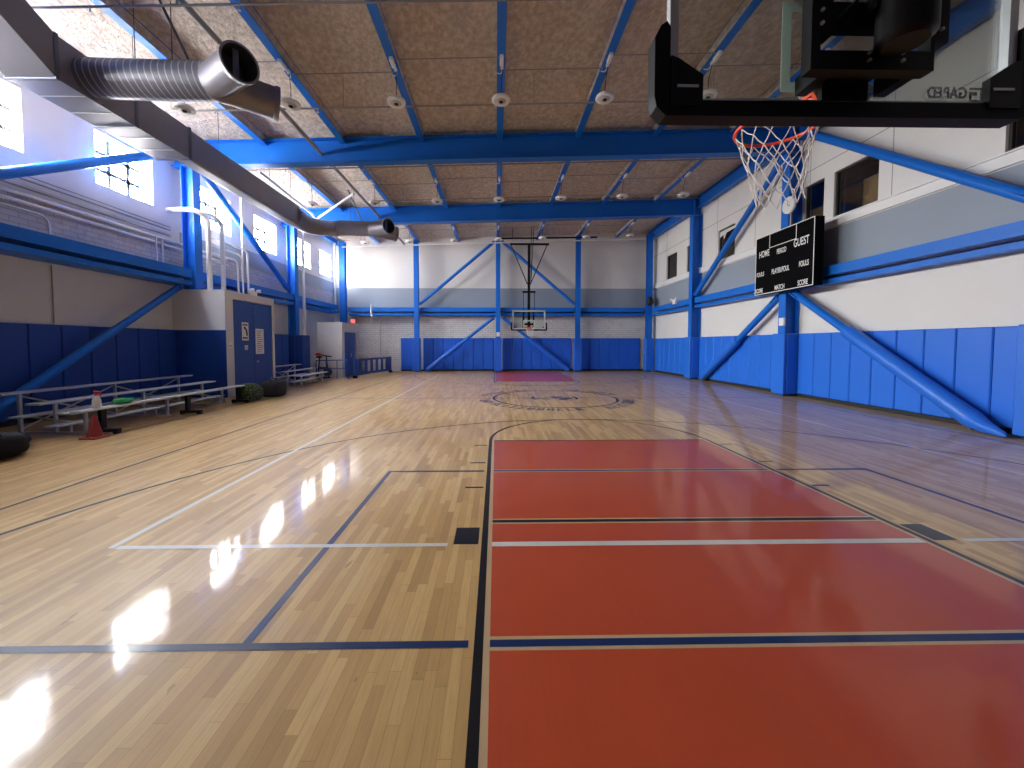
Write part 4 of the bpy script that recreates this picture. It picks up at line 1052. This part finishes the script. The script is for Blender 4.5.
# ------------------------------------------------------------------ high bay lamps, drivers, conduit between joists
rown = ['front row before the near girder', 'middle row between the girders', 'back row before the end wall']
for r_, (y, zc) in enumerate(((9.0, 7.06), (15.0, 7.05), (20.9, 7.13))):
    for i, x in enumerate(JX):
        x0 = x
        z = zc + SL * x0
        if r_ == 0 and i == 0: z -= .05
        t = thing('high_bay_lamp', 'round white unlit lamp, %s, %s from the left wall' % (rown[r_], ORD[i]), 'lamp', (x0, y, z - .05), 'round lamps hanging under the roof')
        MB().lathe([(.12, -.035), (.19, -.045), (.205, -.02), (.20, .02), (.155, .05), (.06, .07)], (x0, y, z), 24).build('housing', 'white_paint', t)
        MB().lathe([(.05, -.052), (.118, -.040), (.118, -.034)], (x0, y, z), 20).build('lens', 'lens', t)
        MB().lathe([(.03, -.075), (.05, -.06), (.05, -.05)], (x0, y, z), 14).build('hub', 'black', t)
        m = MB(); m.tube([(x0, y, z + .07), (x0 + .01, y, z + .3), (x0 + .03, y - .1, joist_bot(x) - .06)], .008, 5); m.build('cord', 'black', t)
        m = MB(); m.rbox(x0 - .03, x0 + .05, y - .48, y - .22, joist_bot(x) - .085, joist_bot(x) - .002, .01); m.build('driver_box', 'white_paint', t)
        m = MB(); m.rbox(x0 - .01, x0 + .05, y - .17, y - .08, joist_bot(x) - .06, joist_bot(x) - .002, .008); m.tube(arcpts((x0 + .03, y - .1, joist_bot(x) - .04), (x0 - .09, y + .02, joist_bot(x) - .06), (x0 + .03, y + .06, joist_bot(x) - .1)), .012, 6); m.build('wiring_box', 'pipe_white', t)
    for i in range(len(JX) - 1):
        xa, xb = JX[i], JX[i + 1]; yy = y - (.03 if i % 2 else .42)
        m = MB(); m.tube([(xa + .06, yy, joist_bot(xa) - .03), (xb - .06, yy, joist_bot(xb) - .03)], .011, 6)
        tag(m.build('lamp_conduit', 'pipe_grey'), 'thin conduit between roof joists, %s, %s gap from the left' % (rown[r_], ORD[i]), 'conduit', 'conduits between the roof joists')

# ------------------------------------------------------------------ left wall conduits
cw = 'pipe_white'
for z, r, mat, y0, y1, nm in ((5.02, .012, 'pipe_grey', 2.5, 11.8, 'topmost thin dark'), (4.93, .018, 'pipe_grey', 2.5, 11.8, 'second from top'), (4.84, .016, cw, 2.5, 11.8, 'third from top'), (4.76, .018, 'pipe_grey', 2.5, 11.8, 'fourth from top'),
                             (4.62, .04, cw, 2.5, 14.2, 'upper thick white'), (4.46, .04, cw, 2.5, 14.0, 'lower thick white'), (4.55, .018, 'pipe_grey', 14.3, 22.5, 'long dark far')):
    m = MB(); m.tube([(XL + .05, y0, z), (XL + .05, y1, z)], r, 8)
    tag(m.build('wall_conduit', mat), '%s conduit running along the left brick wall above the girt' % nm, 'conduit', 'conduits along the left wall')
def drop(label, y, z, r, y0, x=-9.1, zend=3.23):
    """horizontal run from the wall bending down into the enclosure"""
    b = .22
    pts = [(x, y0, z), (x, y - b, z)] + arcpts((x, y - b, z), (x, y, z - b), (x, y, z)) + [(x, y, zend)]
    pipe('bent_conduit', label, pts, r, cw, 'bent white conduits above the door enclosure', 'conduit', 12)
pipe('bent_conduit', 'fat white conduit coming out of the wall and bending down, left one', [(XL + .02, 11.75, 5.5), (-8.95, 11.75, 5.52)] + arcpts((-8.95, 11.75, 5.52), (-8.66, 12.1, 5.3), (-8.66, 11.9, 5.52)) + [(-8.66, 12.1, 3.23)], .07, cw, 'bent white conduits above the door enclosure', 'conduit', 14)
pipe('bent_conduit', 'fat white conduit bending down behind the left one', [(XL + .02, 12.5, 5.62), (-9.0, 12.5, 5.62)] + arcpts((-9.0, 12.5, 5.62), (-8.7, 12.75, 5.3), (-8.7, 12.6, 5.62)) + [(-8.7, 12.75, 3.23)], .07, cw, 'bent white conduits above the door enclosure', 'conduit', 14)
drop('thin white bent conduit, lowest of three beside the fat ones', 13.75, 4.45, .03, 12.35, -8.88)
drop('thin white bent conduit, middle of three beside the fat ones', 14.0, 4.68, .03, 12.35, -8.88)
drop('thin white bent conduit, tallest of three beside the fat ones', 14.3, 4.92, .035, 12.35, -8.88)
m = MB(); m.box(-8.588, -8.57, 11.98, 12.86, 4.10, 4.14)
tag(m.build('conduit_strap', 'alu'), 'flat metal strap holding the two fat white conduits', 'bracket')
for y, zt, lab in ((11.25, 4.62, 'left'), (11.45, 4.6, 'right')):
    pipe('conduit_drop', 'thin white conduit dropping from the thick conduits to the girt, %s one of two' % lab, [(XL + .1, y, zt), (XL + .1, y, 3.83)], .022, cw)
pipe('conduit_drop', 'thin white conduit curving down to the near left girt', [(XL + .06, 4, 4.35), (XL + .06, 8.4, 4.32)] + arcpts((XL + .06, 8.4, 4.32), (XL + .06, 8.65, 4.1), (XL + .06, 8.65, 4.32)) + [(XL + .06, 8.65, 3.83)], .018, cw)
pipe('downpipe', 'tall white vertical pipe beside the left wall column', [(-8.75, 18.1, 7.0), (-8.75, 18.1, 2.0)], .06, cw, n=12)
pipe('downpipe', 'tall white vertical pipe in the far left corner', [(-9.1, 22.5, 7.3), (-9.1, 22.5, 2.65)], .05, cw, n=12)
pipe('downpipe', 'thin white vertical pipe before the left window brace', [(-8.96, 14.15, 7.3), (-8.96, 14.15, 3.812)], .025, cw)
pipe('wall_conduit', 'thin dark vertical conduit on the left wall above the long bleacher', [(XL + .03, 8.68, 3.3), (XL + .03, 8.68, 2.05)], .012, 'pipe_grey')
m = MB(); m.tube([(-7.15, 22.68, 3.9), (-7.15, 22.68, 3.15)], .05, 8); m.tube([(-7.15, 22.68, 3.15), (-6.93, 22.9, 3.12), (-6.93, 23.46, 3.1)], .04, 8); m.tube([(-6.93, 23.46, 3.1), (-6.93, 23.46, .5)], .035, 8)
tag(m.build('wall_pipe', 'pipe_white'), 'white pipe on the far wall beside the exit sign', 'pipe')

for o in bpy.data.objects:
    if '_abs' in o: del o['_abs']
